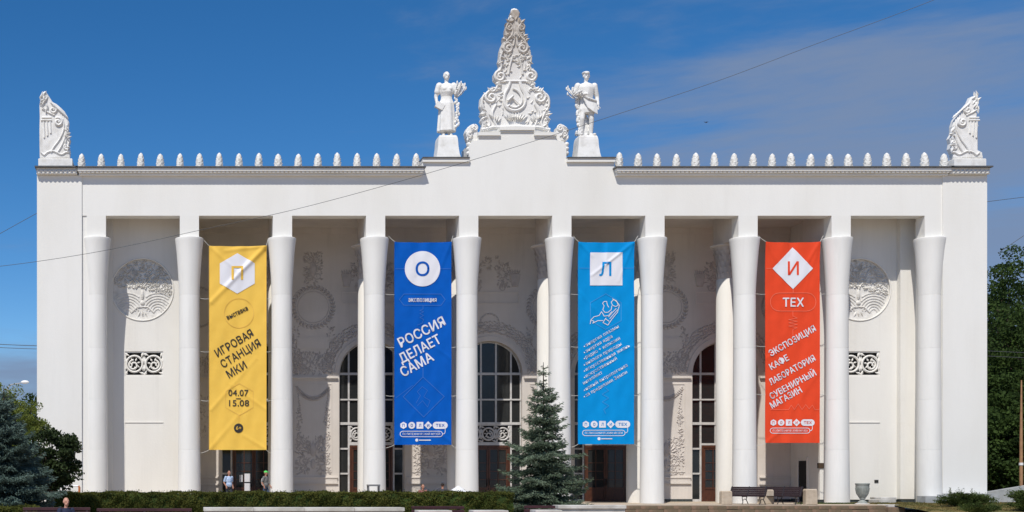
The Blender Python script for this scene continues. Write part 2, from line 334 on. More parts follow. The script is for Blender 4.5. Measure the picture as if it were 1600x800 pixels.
# finials
def fin_mod(a, z):
    return 1+.15*math.cos(6*a+(PI if int(z/.11) % 2 else 0))*(1 if .05 < z < .75 else 0)
m = MB(); prof = [(.19, 0), (.195, .05)]
for k in range(14):
    z = .07+k*.055; r = .20*math.sqrt(max(0, 1-((z-.12)/.74)**2)) if z > .12 else .20
    prof += [(r*(1.07 if k % 2 == 0 else .92), z)]
prof += [(.03, .84)]
m.lathe(prof, n=18, mod=fin_mod); fin_me = mesh_of(m, 'finial', finial_m, 60)
lx = np.linspace(127.5, 650, 18); rx = np.linspace(967, 1475, 18)
for q in list(lx)+list(rx):
    o = place('finial', fin_me, (X_(q, .25), .25, Z_(261.0)), pav); s = random.uniform(.95, 1.06); o.scale = (s, s, random.uniform(.93, 1.04)); o.rotation_euler = (random.gauss(0, .02), random.gauss(0, .025), random.uniform(0, 6))

# front columns: core, flaring capital and stacked drums
H = zc; RZ = [Z_(y, .4) for y in (788, 703, 625, 545, 500, 480, 466, 450, 436, 415, 394, 384, 378, 374.5)]; RR = [.635, .603, .585, .566, .556, .556, .562, .578, .602, .65, .706, .745, .772, .787]
def rad(z): return float(np.interp(z, RZ, RR))
zj = [0]+[Z_(y, .4) for y in (703, 625, 545, 462)]
drum_me = []
for a, b_ in zip(zj[:-1], zj[1:]):
    m = MB(); g_ = .010; m.lathe([(rad(a)-.010, a+.0), (rad(a), a+g_), (rad(b_), b_-g_), (rad(b_)-.010, b_)], n=40, caps=True); m.v = [(x, y, z-a) for x, y, z in m.v]
    drum_me.append(mesh_of(m, 'drum', colplaster, 20))
m = MB(); h0 = zj[-1]; e_ = H-1.55-h0
pr = [(rad(h0)-.010, 0), (rad(h0), .010)]+[(b_, a-h0) for a, b_ in zip(RZ, RR) if a > h0+.05]+[(.785, H-h0-.02), (.765, H-h0)]
m.lathe(pr, n=40); cap_me = mesh_of(m, 'capital', colplaster, 24)
m = MB(); m.lathe([(.50, 0), (.50, h0+1)], n=24); core_me = mesh_of(m, 'column', groove, 60)
for cx in CX:
    c = place('column', core_me, (cx, .42, 0), pav)
    for k, dm in enumerate(drum_me): place('drum', dm, (cx, .42, zj[k]), c)
    place('capital', cap_me, (cx, .42, h0), c)

# inner columns with leafy capitals, transverse beams, ceiling
ICX = CX[2:8]
m = MB(); hi = Z_(437, 2.5)
m.lathe([(.60, 0), (.60, .03), (.57, hi-.03), (.55, hi)], n=36); ish = mesh_of(m, 'inner_column', sideplaster, 50)
m = MB(); hc = zc-hi; m.lathe([(.54, 0), (.56, .1), (.56, hc*.45), (.62, hc*.7), (.76, hc*.92), (.80, hc-.12)], n=30)
for row in range(5):
    for k in range(16):
        a = 2*PI*(k+.5*(row % 2))/16; zz = .12+row*hc*.17; r = .58+max(0, row-2)*.07
        c, s_ = math.cos(a), math.sin(a); w = .09; hh = .26
        m.raw([(c*r-s_*w, s_*r+c*w, zz), (c*r+s_*w, s_*r-c*w, zz), (c*(r+.02)+s_*w*.7, s_*(r+.02)-c*w*.7, zz+hh*.7), (c*(r+.13), s_*(r+.13), zz+hh), (c*(r+.02)-s_*w*.7, s_*(r+.02)+c*w*.7, zz+hh*.7)], [(0, 1, 2, 4), (4, 2, 3)])
icap = mesh_of(m, 'capital', relief_m, 40)
m = MB(); m.lathe([(.86, 0), (.96, .05), (.96, .12), (.80, .121)], n=8); iab = mesh_of(m, 'abacus', backplaster)
for cx in ICX:
    c = place('inner_column', ish, (cx, 2.5, 0), pav); place('capital', icap, (cx, 2.5, hi), c); place('abacus', iab, (cx, 2.5, zc-.12), c)
zceil = Z_(356, 5.3)
for cx in CX[1:9]:
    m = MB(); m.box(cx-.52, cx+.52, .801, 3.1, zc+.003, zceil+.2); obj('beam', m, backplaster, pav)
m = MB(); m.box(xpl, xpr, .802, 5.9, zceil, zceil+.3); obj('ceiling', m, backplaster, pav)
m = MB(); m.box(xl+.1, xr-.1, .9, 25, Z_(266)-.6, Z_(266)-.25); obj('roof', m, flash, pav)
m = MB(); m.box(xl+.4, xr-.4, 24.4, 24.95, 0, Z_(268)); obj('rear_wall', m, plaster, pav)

# back wall with five arched openings
YB = 5.3; ztopw = zceil; R = 1.93; zs = Z_(583.6, YB); AX = [X0+6.97*k for k in (-2, -1, 0, 1, 2)]
BX0, BX1 = X0-17.81, X0+17.81
m = MB()
edges = [BX0]+sum([[a-R, a+R] for a in AX], [])+[BX1]
for k in range(0, len(edges), 2): m.box(edges[k], edges[k+1], YB, YB+.6, 0, ztopw)
def arch_block(m, cx, r, z0, z1, y0, y1, n=28):
    th = [PI*i/n for i in range(n+1)]; p = [(cx-r*math.cos(t_), z0+r*math.sin(t_)) for t_ in th]
    vs = []
    for (x, z) in p: vs += [(x, y0, z), (x, y0, z1), (x, y1, z), (x, y1, z1)]
    fs = []
    for i in range(n):
        a = 4*i; b2 = 4*(i+1); fs += [(a, b2, b2+1, a+1), (a+2, a+3, b2+3, b2+2), (a, a+2, b2+2, b2)]
    m.raw(vs, fs)
for a in AX: arch_block(m, a, R, zs, ztopw, YB, YB+.6)
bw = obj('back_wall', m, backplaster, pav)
m = MB(); m.box(BX0, BX1, YB-.06, YB-.001, zceil-.35, zceil-.002); obj('cornice', m, backplaster, pav)
# archivolt: smooth raised band round each arch
for a in AX:
    m = MB(); n = 28; vs = []
    for i in range(n+1):
        t_ = PI*i/n
        for r, y in ((R-.002, YB-.001), (R+.0, YB-.05), (R+.28, YB-.05), (R+.30, YB-.001)): vs.append((a-r*math.cos(t_), y, zs+r*math.sin(t_)))
    m.raw(vs, [(4*i+j, 4*i+4+j, 4*i+5+j, 4*i+1+j) for i in range(n) for j in range(3)]); obj('archivolt', m, backplaster, pav, 30)
# black sheet behind the glass, standing in for the unlit interior
m = MB(); m.box(BX0, BX1, YB+1.8, YB+2.0, 0, zceil); obj('dark_interior_sheet', m, black, pav)

# windows, panes and doors
def vpane(cx, x0, x1, z0, arch=False, z1=None):
    if not arch: return MB().box(x0, x1, 0, .02, z0, z1)
    n = 8; top = [(x0+(x1-x0)*i/n) for i in range(n+1)]
    poly = [(x0, z0), (x1, z0)]+[(x, zs+math.sqrt(max(.0, (R-.03)**2-(x-cx)**2))) for x in reversed(top)]
    return MB().ext(poly, 0, .02)
cols = [-R, -1.335, -.445, .445, 1.335, R]; fw = .05
rows = [zs, Z_(624, YB), Z_(661.5, YB)]; srow = [Z_(661.5, YB), Z_(701, YB), Z_(740, YB), .12]
zdoor = Z_(695, YB)
YW = YB+.30
def window(ax, kind):
    w = MB()
    for c in cols[1:-1]:
        zt = zs+math.sqrt(R*R-c*c); zl = rows[2] if abs(c) < 1 else 0
        w.box(ax+c-fw, ax+c+fw, YW-.06, YW+.06, zl, zt-.01)
    for c in (cols[0], cols[-1]): w.box(ax+c-(0 if c < 0 else fw*1.2), ax+c+(fw*1.2 if c < 0 else 0), YW-.055, YW+.055, 0, zs)
    for z, t_ in ((rows[0], .07), (rows[1], .045), (rows[2], .075)): w.box(ax-R+.01, ax+R-.01, YW-.10, YW+.05, z-t_, z+t_)
    for z in srow[1:3]:
        for q in (-1, 1): w.box(ax+q*1.335, ax+q*R, YW-.08, YW+.05, z-.05, z+.05)
    for q in (-1, 1): w.box(ax+q*1.335, ax+q*R, YW-.08, YW+.05, 0, .14)
    w.box(ax-1.335+fw, ax+1.335-fw, YW-.07, YW+.04, zdoor-.02, zdoor+.10)
    n = 24; pts = [(ax-(R-.04)*math.cos(PI*i/n), YW, zs+(R-.04)*math.sin(PI*i/n)) for i in range(n+1)]; w.tube(pts, .05, 4)
    wo_ = obj('window', w, frame_m, pav)
    for i in range(5):
        x0, x1 = ax+cols[i]+fw, ax+cols[i+1]-fw
        p = vpane(ax, x0, x1, rows[0]+.05, True); p.v = [(x, y+YW, z) for x, y, z in p.v]; obj('pane', p, glass, wo_)
        for a, b_ in ((rows[1], rows[0]), (rows[2], rows[1])):
            obj('pane', MB().box(x0, x1, YW, YW+.02, a+.04, b_-.05), glass, wo_)
        if i in (0, 4):
            for a, b_ in zip(srow[1:], srow[:-1]): obj('pane', MB().box(x0, x1, YW, YW+.02, a+.03, b_-.05), glass, wo_)
    if kind == 'glass':
        for i in (1, 2, 3): obj('pane', MB().box(ax+cols[i]+fw, ax+cols[i+1]-fw, YW, YW+.02, zdoor+.1, rows[2]-.07), glass, wo_)
        w = MB()
        for c in (-.445, .445): w.box(ax+c-.05, ax+c+.05, YW-.06, YW+.05, zdoor+.1, rows[2]-.07)
        obj('mullion', w, frame_m, wo_)
    else: fretwork(ax-1.28, ax+1.28, zdoor+.1, rows[2]-.075, YW-.04, wo_, 3, frame_m)
    # double door
    d = empty('door', (ax, YW, 0), None, None); d.parent = pav; d.location = Vector((ax, YW, 0))-WO[pav.name]
    f_ = MB(); x0, x1 = ax-1.28, ax+1.28; t_ = .11
    f_.box(x0, x0+t_, YW-.09, YW+.05, 0, zdoor-.03); f_.box(x1-t_, x1, YW-.09, YW+.05, 0, zdoor-.03); f_.box(x0+t_, x1-t_, YW-.09, YW+.05, zdoor-.16, zdoor-.03)
    obj('door_frame', f_, wood, d)
    for q in (-1, 1):
        a = min(ax, ax+q*1.16); b_ = max(ax, ax+q*1.16); l = MB()
        l.box(a+.01, a+.11, YW-.05, YW+.02, .01, zdoor-.17); l.box(b_-.11, b_-.01, YW-.05, YW+.02, .01, zdoor-.17)
        for z0, z1 in ((.01, .14), (.72, .84), (zdoor-.28, zdoor-.17)): l.box(a+.111, b_-.111, YW-.049, YW+.02, z0, z1)
        l.box(a+.111, b_-.111, YW-.02, YW+.015, .14, .72)
        l.box((a+b_)/2-.02, (a+b_)/2+.02, YW-.035, YW-.005, .85, zdoor-.28)
        for z in (1.3, 1.8, 2.3): l.box(a+.112, b_-.112, YW-.034, YW-.006, z-.018, z+.018)
        obj('door_leaf', l, wood, d)
        obj('pane', MB().box(a+.111, b_-.111, YW-.005, YW+.01, .84, zdoor-.28), glass, d)
        obj('handle', MB().box(ax+q*.07-.015, ax+q*.07+.015, YW-.12, YW-.051, .95, 1.35), iron, d)
def ringpts(cx, cz, r, Y, a0=0, a1=2*PI, n=24): return [(cx+r*math.cos(a0+(a1-a0)*i/n), Y, cz+r*math.sin(a0+(a1-a0)*i/n)) for i in range(n+1)]
def fretwork(x0, x1, z0, z1, Y, parent, n, m_):
    bk = MB().box(x0, x1, Y+.10, Y+.12, z0, z1); g_ = obj('dark_backing', bk, black, parent)  # black sheet painted for the unlit gap behind the scrollwork
    m = MB(); h = z1-z0; w = (x1-x0)/n; t_ = .035*h/1.0+.018
    m.box(x0, x1, Y-.02, Y+.05, z0, z0+.06*h); m.box(x0, x1, Y-.02, Y+.05, z1-.05*h, z1)
    m.box(x0, x0+.05*h, Y-.02, Y+.05, z0+.06*h, z1-.05*h); m.box(x1-.05*h, x1, Y-.02, Y+.05, z0+.06*h, z1-.05*h)
    for k in range(n):
        c = x0+w*(k+.5); q = 1 if k % 2 == 0 else -1; cz = (z0+z1)/2; r = min(h*.40, w*.42)
        m.tube(ringpts(c, cz, r, Y), t_, 6, False); m.tube(spiral(c-q*r*.1, cz-.05*h, r*.66, 1.3, PI/2 if q > 0 else PI/2, Y, q, .7), t_*.85, 6)
        for a in range(7):
            an = a*2*PI/7+.3; m.leaf((c+math.cos(an)*r*.55, cz+math.sin(an)*r*.55), an, r*.55, r*.24, .05, Y-.01)
        for sx in (-1, 1):
            for sz in (-1, 1): m.leaf((c+sx*w*.42, cz+sz*h*.38), math.atan2(sz, sx)+.4, h*.30, h*.11, .05, Y-.01); m.leaf((c+sx*w*.46, cz+sz*h*.15), PI/2, h*.34, h*.12, .05, Y-.01)
    obj('scrollwork', m, m_, parent)
    return g_
for a, k in zip(AX, ('fret', 'fret', 'fret', 'glass', 'glass')): window(a, k)

# reliefs on the back wall
def foliage(m, x, z, w, h, n, Y, sz=.2):
    for _ in range(n):
        u = random.uniform(-1, 1); v = random.uniform(-1, 1)
        m.leaf((x+u*w/2, z+v*h/2), math.atan2(v+.3, u)+random.uniform(-.7, .7), sz*random.uniform(.6, 1.3), sz*.38, .05, Y)
def scroll_pair(m, x, z, r, Y, t_=.035):
    for q in (-1, 1):
        m.tube(spiral(x+q*r, z, r, 1.4, PI/2+(PI if q < 0 else 0)*0, Y, q, .8), t_, 5)
Yr = YB-.002; s_b = (D+YB)/F
def relief_pier(x):
    m = MB(); zc_ = Z_(480, YB); r = 31*s_b
    n = 34
    for k in range(n):
        a = 2*PI*k/n
        for dr, da in ((-.10, .5), (.10, -.5), (.0, 0)):
            m.leaf((x+(r+dr)*math.cos(a), zc_+(r+dr)*math.sin(a)), a+PI/2+da, .30, .12, .07, Yr)
    m.tube([(x+(r-.25)*math.cos(2*PI*i/32), Yr, zc_+(r-.25)*math.sin(2*PI*i/32)) for i in range(33)], .03, 5, False)
    o1 = obj('wreath_relief', m, relief_m, bw)
    m = MB(); zt = Z_(418, YB); foliage(m, x, zt, 1.1, 1.9, 150, Yr, .22); scroll_pair(m, x, zt-.5, .28, Yr); scroll_pair(m, x, zt+.4, .22, Yr); m.ell((x, Yr, zt-.1), (.22, .08, .45), 10, 6)
    for q in (-1, 1): foliage(m, x+q*1.05, Z_(525, YB), .5, 1.1, 34, Yr, .19)
    obj('bouquet_relief', m, relief_m, bw)
    # plain tablet, leafy band, moulding
    m = MB(); wd = 1.36
    m.box(x-.95, x+.95, Yr-.035, Yr, Z_(545, YB), Z_(527, YB)); obj('tablet', m, backplaster, bw)
    m = MB(); z0, z1 = Z_(586, YB), Z_(549, YB); 
    for q in (-1, 1):
        m.tube(spiral(x+q*.55, (z0+z1)/2, .42, 1.6, 0, Yr, q, .85), .04, 5)
    foliage(m, x, (z0+z1)/2, 2*wd, (z1-z0)*.95, 260, Yr, .20)
    obj('scroll_relief', m, relief_m, bw)
    m = MB(); z = Z_(590, YB); m.box(x-1.46, x+1.46, YB-.14, YB-.003, z-.06, z+.06, .01); m.box(x-1.40, x+1.40, YB-.07, YB-.003, z-.15, z-.062)
    obj('moulding', m, backplaster, bw); m = MB(); z = Z_(746, YB); m.box(x-1.46, x+1.46, YB-.10, YB-.003, z-.05, z+.05, .01); m.box(x-1.43, x+1.43, YB-.06, YB-.003, z-.30, z-.052); m.box(x-1.46, x+1.46, YB-.10, YB-.003, z-.38, z-.301)
    obj('moulding', m, backplaster, bw)
    m = MB(); z0, z1 = Z_(738, YB), Z_(600, YB); w = 1.12; t_ = .03
    for a, b_, c, d_ in ((x-w, x+w, z1-t_, z1), (x-w, x+w, z0, z0+t_), (x-w, x-w+t_, z0+t_, z1-t_), (x+w-t_, x+w, z0+t_, z1-t_)): m.box(a, b_, YB-.03, YB-.003, c, d_)
    obj('panel_frame', m, backplaster, bw)
    m = MB()
    for k in range(24):       # garland swag
        u = -1+2*k/23; zz = z1-.25-.62*(1-u*u)
        for j in (-1, 1): m.leaf((x+u*.95, zz+j*.08), math.atan(1.3*u)+j*.7, .28, .12, .07, Yr)
    for q in (-1, 1):
        for k in range(14): m.leaf((x+q*(.92-.02*k), z1-.45-k*.14), -PI/2+q*.3+(.8 if k % 2 else -.8), .2, .09, .055, Yr)
    zz = z0+1.1
    for k in range(9):
        an = PI*(.08+.84*k/8); m.leaf((x+math.cos(an)*.55, zz+math.sin(an)*.6), an, .55, .14, .07, Yr)
    for q in (-1, 1):
        m.tube(spiral(x+q*.5, zz-.45, .34, 1.4, PI/2, Yr, -q, .8), .035, 5); m.tube(spiral(x+q*.55, zz+.75, .26, 1.3, -PI/2, Yr, q, .8), .03, 5)
        foliage(m, x+q*.60, zz-.1, .90, 2.3, 150, Yr, .20); foliage(m, x+q*.86, zz+1.6, .26, 2.2, 50, Yr, .19)
    m.ell((x, Yr, zz+.25), (.20, .10, .42), 10, 6); m.ell((x, Yr, zz-.6), (.15, .08, .30), 10, 6)
    obj('foliage_relief', m, relief_m, bw)
for k in (-2.5, -1.5, -.5, .5, 1.5, 2.5):
    x = X0+6.97*k
    if abs(k) < 2.4: relief_pier(x)
def relief_pier_half(x):
    m = MB(); zc_ = Z_(480, YB); r = 31*s_b; q = 1 if x > X0 else -1
    xx = x+q*0
    for k in range(34):
        a = 2*PI*k/34; px = x-q*.1+(r+.0)*math.cos(a)
        if abs(px-X0) < 17.6: m.leaf((px, zc_+r*math.sin(a)), a+PI/2+.5, .3, .12, .07, Yr); m.leaf((px, zc_+r*math.sin(a)), a+PI/2-.5, .3, .12, .07, Yr)
    foliage(m, X0+q*16.9, Z_(650, YB), 1.0, 2.6, 60, Yr, .2); foliage(m, X0+q*16.9, Z_(570, YB), 1.2, .9, 50, Yr, .2)
    obj('wreath_relief', m, relief_m, bw)
    m = MB()
    for z, p in ((Z_(590, YB), .14), (Z_(746, YB), .10), (Z_(757, YB), .10)): obj('moulding', MB().box(X0+q*15.98, X0+q*17.80, YB-p, YB-.003, z-.05, z+.05, .01), backplaster, bw)
relief_pier_half(X0-17.425); relief_pier_half(X0+17.425)
for a in AX:
    m = MB(); n = 60
    for k in range(n+1):      # leafy band following the arch
        t_ = PI*k/n
        for dr in (.46, .64, .82, 1.0):
            r = R+dr+random.uniform(-.05, .05); m.leaf((a-r*math.cos(t_), zs+.1+r*math.sin(t_)), PI/2-t_+random.uniform(-.9, .9), .26, .11, .07, Yr)
    for k in range(13):
        t_ = PI*(k+.5)/13; r = R+.70; m.tube(spiral(a-r*math.cos(t_), zs+.1+r*math.sin(t_), .18, 1.2, t_, Yr, 1 if k % 2 else -1, .8, 12), .03, 4)
    o1 = obj('arch_garland', m, relief_m, bw)
    m = MB(); zz = Z_(505, YB)  # small wreath, tablet and trophy over the arch
    for k in range(18):
        an = 2*PI*k/18; m.leaf((a+.55*math.cos(an), zz+.55*math.sin(an)), an+PI/2+.5, .24, .1, .06, Yr); m.leaf((a+.55*math.cos(an), zz+.55*math.sin(an)), an+PI/2-.5, .24, .1, .06, Yr)
    for q in (-1, 1):
        foliage(m, a+q*.85, Z_(430, YB), .75, 1.5, 90, Yr, .20); m.tube(spiral(a+q*.8, Z_(450, YB), .26, 1.4, 0, Yr, q, .8), .03, 5)
        # horn-shaped vases either side
        x = a+q*1.5; zb2 = Z_(440, YB)
        m.ext([(x-.18, zb2-.3), (x+.18, zb2-.3), (x+.32, zb2+.45), (x-.32, zb2+.45)], Yr-.07, Yr, .03)
        for k in range(5): m.leaf((x-.26+k*.13, zb2+.58), PI/2+(k-2)*-.2, .34, .1, .06, Yr)
    foliage(m, a, Z_(412, YB), 1.2, .8, 40, Yr, .22)
    obj('trophy_relief', m, relief_m, bw)
    m = MB(); zz = Z_(472, YB)
    for x0_, x1_, z0_, z1_ in ((a-1.7, a+1.7, zz+.55, zz+.62), (a-1.7, a+1.7, zz-.1, zz-.03), (a-1.77, a-1.70, zz-.1, zz+.62), (a+1.70, a+1.77, zz-.1, zz+.62)): m.box(x0_, x1_, YB-.045, YB-.003, z0_, z1_)
    obj('tablet', m, backplaster, bw)

# side bays with medallions, fretwork and a flat panel
YS = 2.05; zt = zceil
for q in (-1, 1):
    xa, xb = X0+q*17.81, X0+q*23.6; x0, x1 = min(xa, xb), max(xa, xb)
    cx = X0+q*20.27 if q > 0 else X_(222.5, YS); cx = X_(1343, YS) if q > 0 else cx; cz = Z_(452.5, YS); rm = 48*(D+YS)/F
    gx0 = (X_(195, YS) if q < 0 else X_(1315, YS)); gx1 = gx0+60*(D+YS)/F; gz1, gz0 = Z_(549, YS), Z_(588, YS)
    m = MB()
    # wall with a round recess and a rectangular one, built as strips
    m.box(x0, gx0, YS, 5.29, .18, gz1); m.box(gx1, x1, YS, 5.29, .18, gz1)
    m.box(gx0, gx1, YS+.001, 5.29, .18, gz0); m.box(x0, x1, YS, 5.29, gz1, cz-rm-.05); m.box(x0, x1, YS, 5.29, cz+rm+.05, zt)
    m.box(x0, cx-rm-.05, YS, 5.29, cz-rm-.05, cz+rm+.05); m.box(cx+rm+.05, x1, YS, 5.29, cz-rm-.05, cz+rm+.05)
    m.box(gx0, gx1, YS+.35, 5.28, gz0, gz1)
    n = 64; vs = []
    for k in range(n):
        a = 2*PI*k/n; c, s_ = math.cos(a), math.sin(a); e = (rm+.05)/max(abs(c), abs(s_))
        vs += [(cx+c*rm, YS, cz+s_*rm), (cx+c*e, YS, cz+s_*e), (cx+c*rm, YS+.16, cz+s_*rm)]
    m.raw(vs, [(3*k, 3*((k+1) % n), 3*((k+1) % n)+1, 3*k+1) for k in range(n)]+[(3*k, 3*k+2, 3*((k+1) % n)+2, 3*((k+1) % n)) for k in range(n)])
    sw = obj('side_wall', m, sideplaster, pav)
    m = MB(); m.box(x0-.003, x1, YS+.04, 5.25, 0, .18); obj('plinth', m, plinth_m, pav)
    # medallion
    m = MB(); m.raw([(cx+rm*math.cos(2*PI*k/n), YS+.13, cz+rm*math.sin(2*PI*k/n)) for k in range(n)], [tuple(range(n))]); md = obj('medallion', m, relief_light, pav)
    m = MB(); m.tube(ringpts(cx, cz, rm+.02, YS-.005, n=64), .045, 6, False); obj('rim', m, sideplaster, md)
    m = MB(); Ym = YS+.128
    for _ in range(520):
        a = random.uniform(.02, PI-.02) if random.random() < .85 else random.uniform(-.25, .0); rr = rm*math.sqrt(random.uniform(.0, .93)); 
        px, pz = cx+rr*math.cos(a), cz+rr*math.sin(a)*.98+.1
        if (px-cx)**2+(pz-cz)**2 < (rm*.95)**2: m.leaf((px, pz), random.uniform(0, PI), .20, .085, .09, Ym)
    for s2 in (-1, 1):
        for k in range(7):
            r = .18+.15*k; c2 = (cx+s2*rm*.50, cz-rm*.72)
            pts = [(c2[0]+r*math.cos(a), Ym, c2[1]+r*math.sin(a)) for a in np.linspace(.12, PI-.12, 16)]
            pts = [p for p in pts if (p[0]-cx)**2+(p[2]-cz)**2 < (rm*.95)**2 and (p[0]-cx)*s2 > .12]
            if len(pts) > 2: m.tube(pts, .042, 5)
        m.tube([(cx, Ym, cz-rm*.55), (cx+s2*.30, Ym-.02, cz-rm*.56), (cx+s2*.65, Ym, cz-rm*.74)], .05, 5)
        for k in range(5): m.leaf((cx+s2*(.12+.11*k), cz+.25+.16*k), PI/2-s2*(.5+.1*k), .5, .13, .10, Ym)
        m.leaf((cx+s2*.2, cz-rm*.80), -PI/2+s2*.5, .4, .12, .08, Ym)
    m.ell((cx, Ym, cz-rm*.42), (.14, .09, .14), 10, 6); m.ell((cx, Ym, cz-rm*.15), (.10, .09, .3), 10, 6); m.leaf((cx, cz-rm*.75), PI/2, .45, .12, .1, Ym)
    obj('carved_relief', m, relief_light, md)
    fretwork(gx0, gx1, gz0, gz1, YS+.06, sw, 2, sideplaster)
    # incised door-like panel
    pz = Z_(660, YS); m = MB(); m.box(gx0, gx1, YS-.035, YS-.001, pz-.02, pz+.03); m.box(gx1-.02, gx1, YS-.012, YS-.001, .2, pz-.021); m.box(gx0, gx0+.02, YS-.012, YS-.001, .2, pz-.021); obj('panel_edge', m, sideplaster, sw)
    # pilaster next to the corner pylon
    px0 = X0+q*22.15; px1 = X0+q*23.25; a, b_ = min(px0, px1), max(px0, px1); m = MB(); m.box(a, b_, 1.70, YS-.001, .22, zt-.001); pl = obj('pilaster', m, sideplaster, pav)
    m = MB(); m.box(a+.05, b_-.05, 1.74, YS-.002, 0, .219); obj('plinth', m, plinth_m, pl)
    # side doorway in the return face, edge-on; black slab painted as its unlit opening
    dx = xa-q*.015; m = MB(); m.box(min(dx, dx-q*.01), max(dx, dx-q*.01), 3.4, 4.3, .05, 2.4); sd = obj('dark_doorway', m, black, pav)
    m = MB(); m.box(min(xa, xa-q*.06), max(xa, xa-q*.06), 3.28, 3.399, 0, 2.5); m.box(min(xa, xa-q*.06), max(xa, xa-q*.06), 4.301, 4.42, 0, 2.5); m.box(min(xa, xa-q*.06), max(xa, xa-q*.06), 3.28, 4.42, 2.501, 2.6); obj('door_frame', m, sideplaster, sd)
m = MB()
for k in range(len(edges)//2):
    m.box(edges[2*k]+.01, edges[2*k+1]-.01, YB-.03, YB-.001, 0, .15)
obj('plinth', m, plinth_m, pav)
c = P(1282, 727.5, YS-.02); m = MB().box(c.x-.18, c.x+.18, YS-.05, YS-.001, c.z-.15, c.z+.15); o = obj('plaque', m, mat('bronze', (.07, .045, .025), .5), pav)
c = P(1369.5, 752, YS-.02); m = MB().box(c.x-.11, c.x+.11, YS-.03, YS-.001, c.z-.08, c.z+.08); obj('vent', m, black, pav)
# base of the right pylon: pale stone slabs stepping up
m = MB(); m.box(X_(1430), X_(1460), -.9, -.13, -.02, .42); m.box(X_(1460), X_(1470), -.8, -.13, -.02, .50); m.box(X_(1470), X_(1541)+.15, -.85, -.125, -.02, .55); obj('stone_footing', m, greystone, pav)

# ------------------------------------------------------------------ sculpted crest and corner ornaments
def poly_px(pts, Y): return [(X_(a, Y), Z_(b, Y)) for a, b in pts]
YC = .45
Lh = [(801, 14.5), (798, 20), (799.5, 27), (796, 33), (791, 35), (792, 39), (790, 46), (790, 53), (786, 59), (787, 65), (784, 71), (781.5, 79), (780.5, 90), (779, 96), (781, 103), (779, 108), (775, 111), (772, 116), (772.5, 124), (777.5, 129), (776, 134), (776.5, 139), (772, 140), (767.5, 137.5), (763.5, 139.5), (763, 144), (756, 147), (751.5, 153),
      (750.5, 166), (753.5, 174), (750.5, 178), (753.5, 183), (751, 188), (754, 193), (753, 201), (750, 207)]
poly = Lh+[(1611-a, b) for a, b in reversed(Lh)]
m = MB(); m.ext(poly_px(poly, YC), YC, YC+.42, .06); crest = obj('crest', m, crest_m, pav)
sc = (D+YC)/F
def vol(m, px, py, r, q, turns=1.6, t_=.075, a0=PI/2, Y=YC-.02, k=.85): m.tube(spiral(X_(px, Y), Z_(py, Y), r*sc, turns, a0, Y, q, k), t_, 6)
def pts_px(l, Y, dy=0): return [(X_(a, Y), Y+dy, Z_(b, Y)) for a, b in l]
def smooth_path(l, n=6):
    out = []
    for i in range(len(l)-1):
        p0 = l[max(i-1, 0)]; p1 = l[i]; p2 = l[i+1]; p3 = l[min(i+2, len(l)-1)]
        for k in range(n):
            t_ = k/n; out.append(tuple(.5*((2*p1[j])+(-p0[j]+p2[j])*t_+(2*p0[j]-5*p1[j]+4*p2[j]-p3[j])*t_**2+(-p0[j]+3*p1[j]-3*p2[j]+p3[j])*t_**3) for j in (0, 1)))
    return out+[l[-1]]
m = MB()
for q in (-1, 1):
    c = lambda dx: 805.5+q*dx
    vol(m, c(9), 43, 5.8, -q, 1.4, .06); vol(m, c(11), 75.5, 8.5, -q, 1.5, .085); vol(m, c(24), 119.5, 9, -q, 1.6, .10); vol(m, c(38), 152, 10, -q, 1.5, .09)
    for l in ([(9, 37), (4, 45), (6, 55), (14, 64), (19, 75), (12, 84)], [(11, 67), (4, 72), (2, 62), (1, 40)], [(20, 80), (24, 92), (22, 104), (26, 111)], [(5, 90), (9, 103), (11, 116)],
              [(38, 142), (50, 150), (52, 165), (45, 178), (40, 192), (44, 203)], [(28, 134), (33, 142), (38, 142)], [(16, 128), (24, 128), (30, 131)], [(30, 163), (36, 176), (33, 190), (28, 200)]):
        m.tube(pts_px(smooth_path([(c(a), b_) for a, b_ in l]), YC-.02), .07, 6)
    for a, b_, an, ln in ((12, 33, .8, .34), (15, 56, .5, .4), (18, 62, .5, .35), (23, 98, -.4, .4), (22, 90, .5, .4), (27, 133, .4, .4), (41, 141, 1, .4), (52, 179, .3, .45), (50, 185, -.4, .4), (46, 196, .6, .5), (49, 172, .6, .4)):
        m.leaf((X_(c(a), YC), Z_(b_, YC)), an if q > 0 else PI-an, ln, .16, .14, YC-.02)
    for k in range(5):
        m.leaf((X_(c(26+k*3.2), YC), Z_(186-k*1.4+abs(k-2), YC)), PI/2-q*(k-2)*.35, .42, .11, .16, YC-.04)
for (a0, b0), (a1, b1) in zip(Lh[2:-1], Lh[3:]):
    for k in range(2):
        f = (k+random.random())/2
        for q in (-1, 1):
            px = 805.5+q*(805.5-(a0+(a1-a0)*f))-q*random.uniform(2.5, 5.5); m.leaf((X_(px, YC), Z_(b0+(b1-b0)*f, YC)), random.uniform(.2, 1.4) if q > 0 else PI-random.uniform(.2, 1.4), random.uniform(.22, .36), .16, .12, YC+.0)
for k in range(120):
    py_ = random.uniform(60, 196); w_ = np.interp(py_, [14, 60, 104, 130, 150, 205], [5, 15, 22, 24, 48, 50]); u = random.uniform(.3, .95)*random.choice((-1, 1))
    if abs(u*w_) < 19 and 126 < py_ < 182: continue
    m.leaf((X_(805.5+u*w_, YC), Z_(py_, YC)), random.uniform(0, PI), random.uniform(.18, .34), .10, .09, YC-.005)
obj('scroll', m, crest_m, crest, 60)
m = MB()
for k in range(9): m.leaf((X_(805.5+(k-4)*3.3, YC), Z_(182+.45*abs(k-4)**1.4, YC)), PI/2-(k-4)*.22, .55, .12, .17, YC-.04)
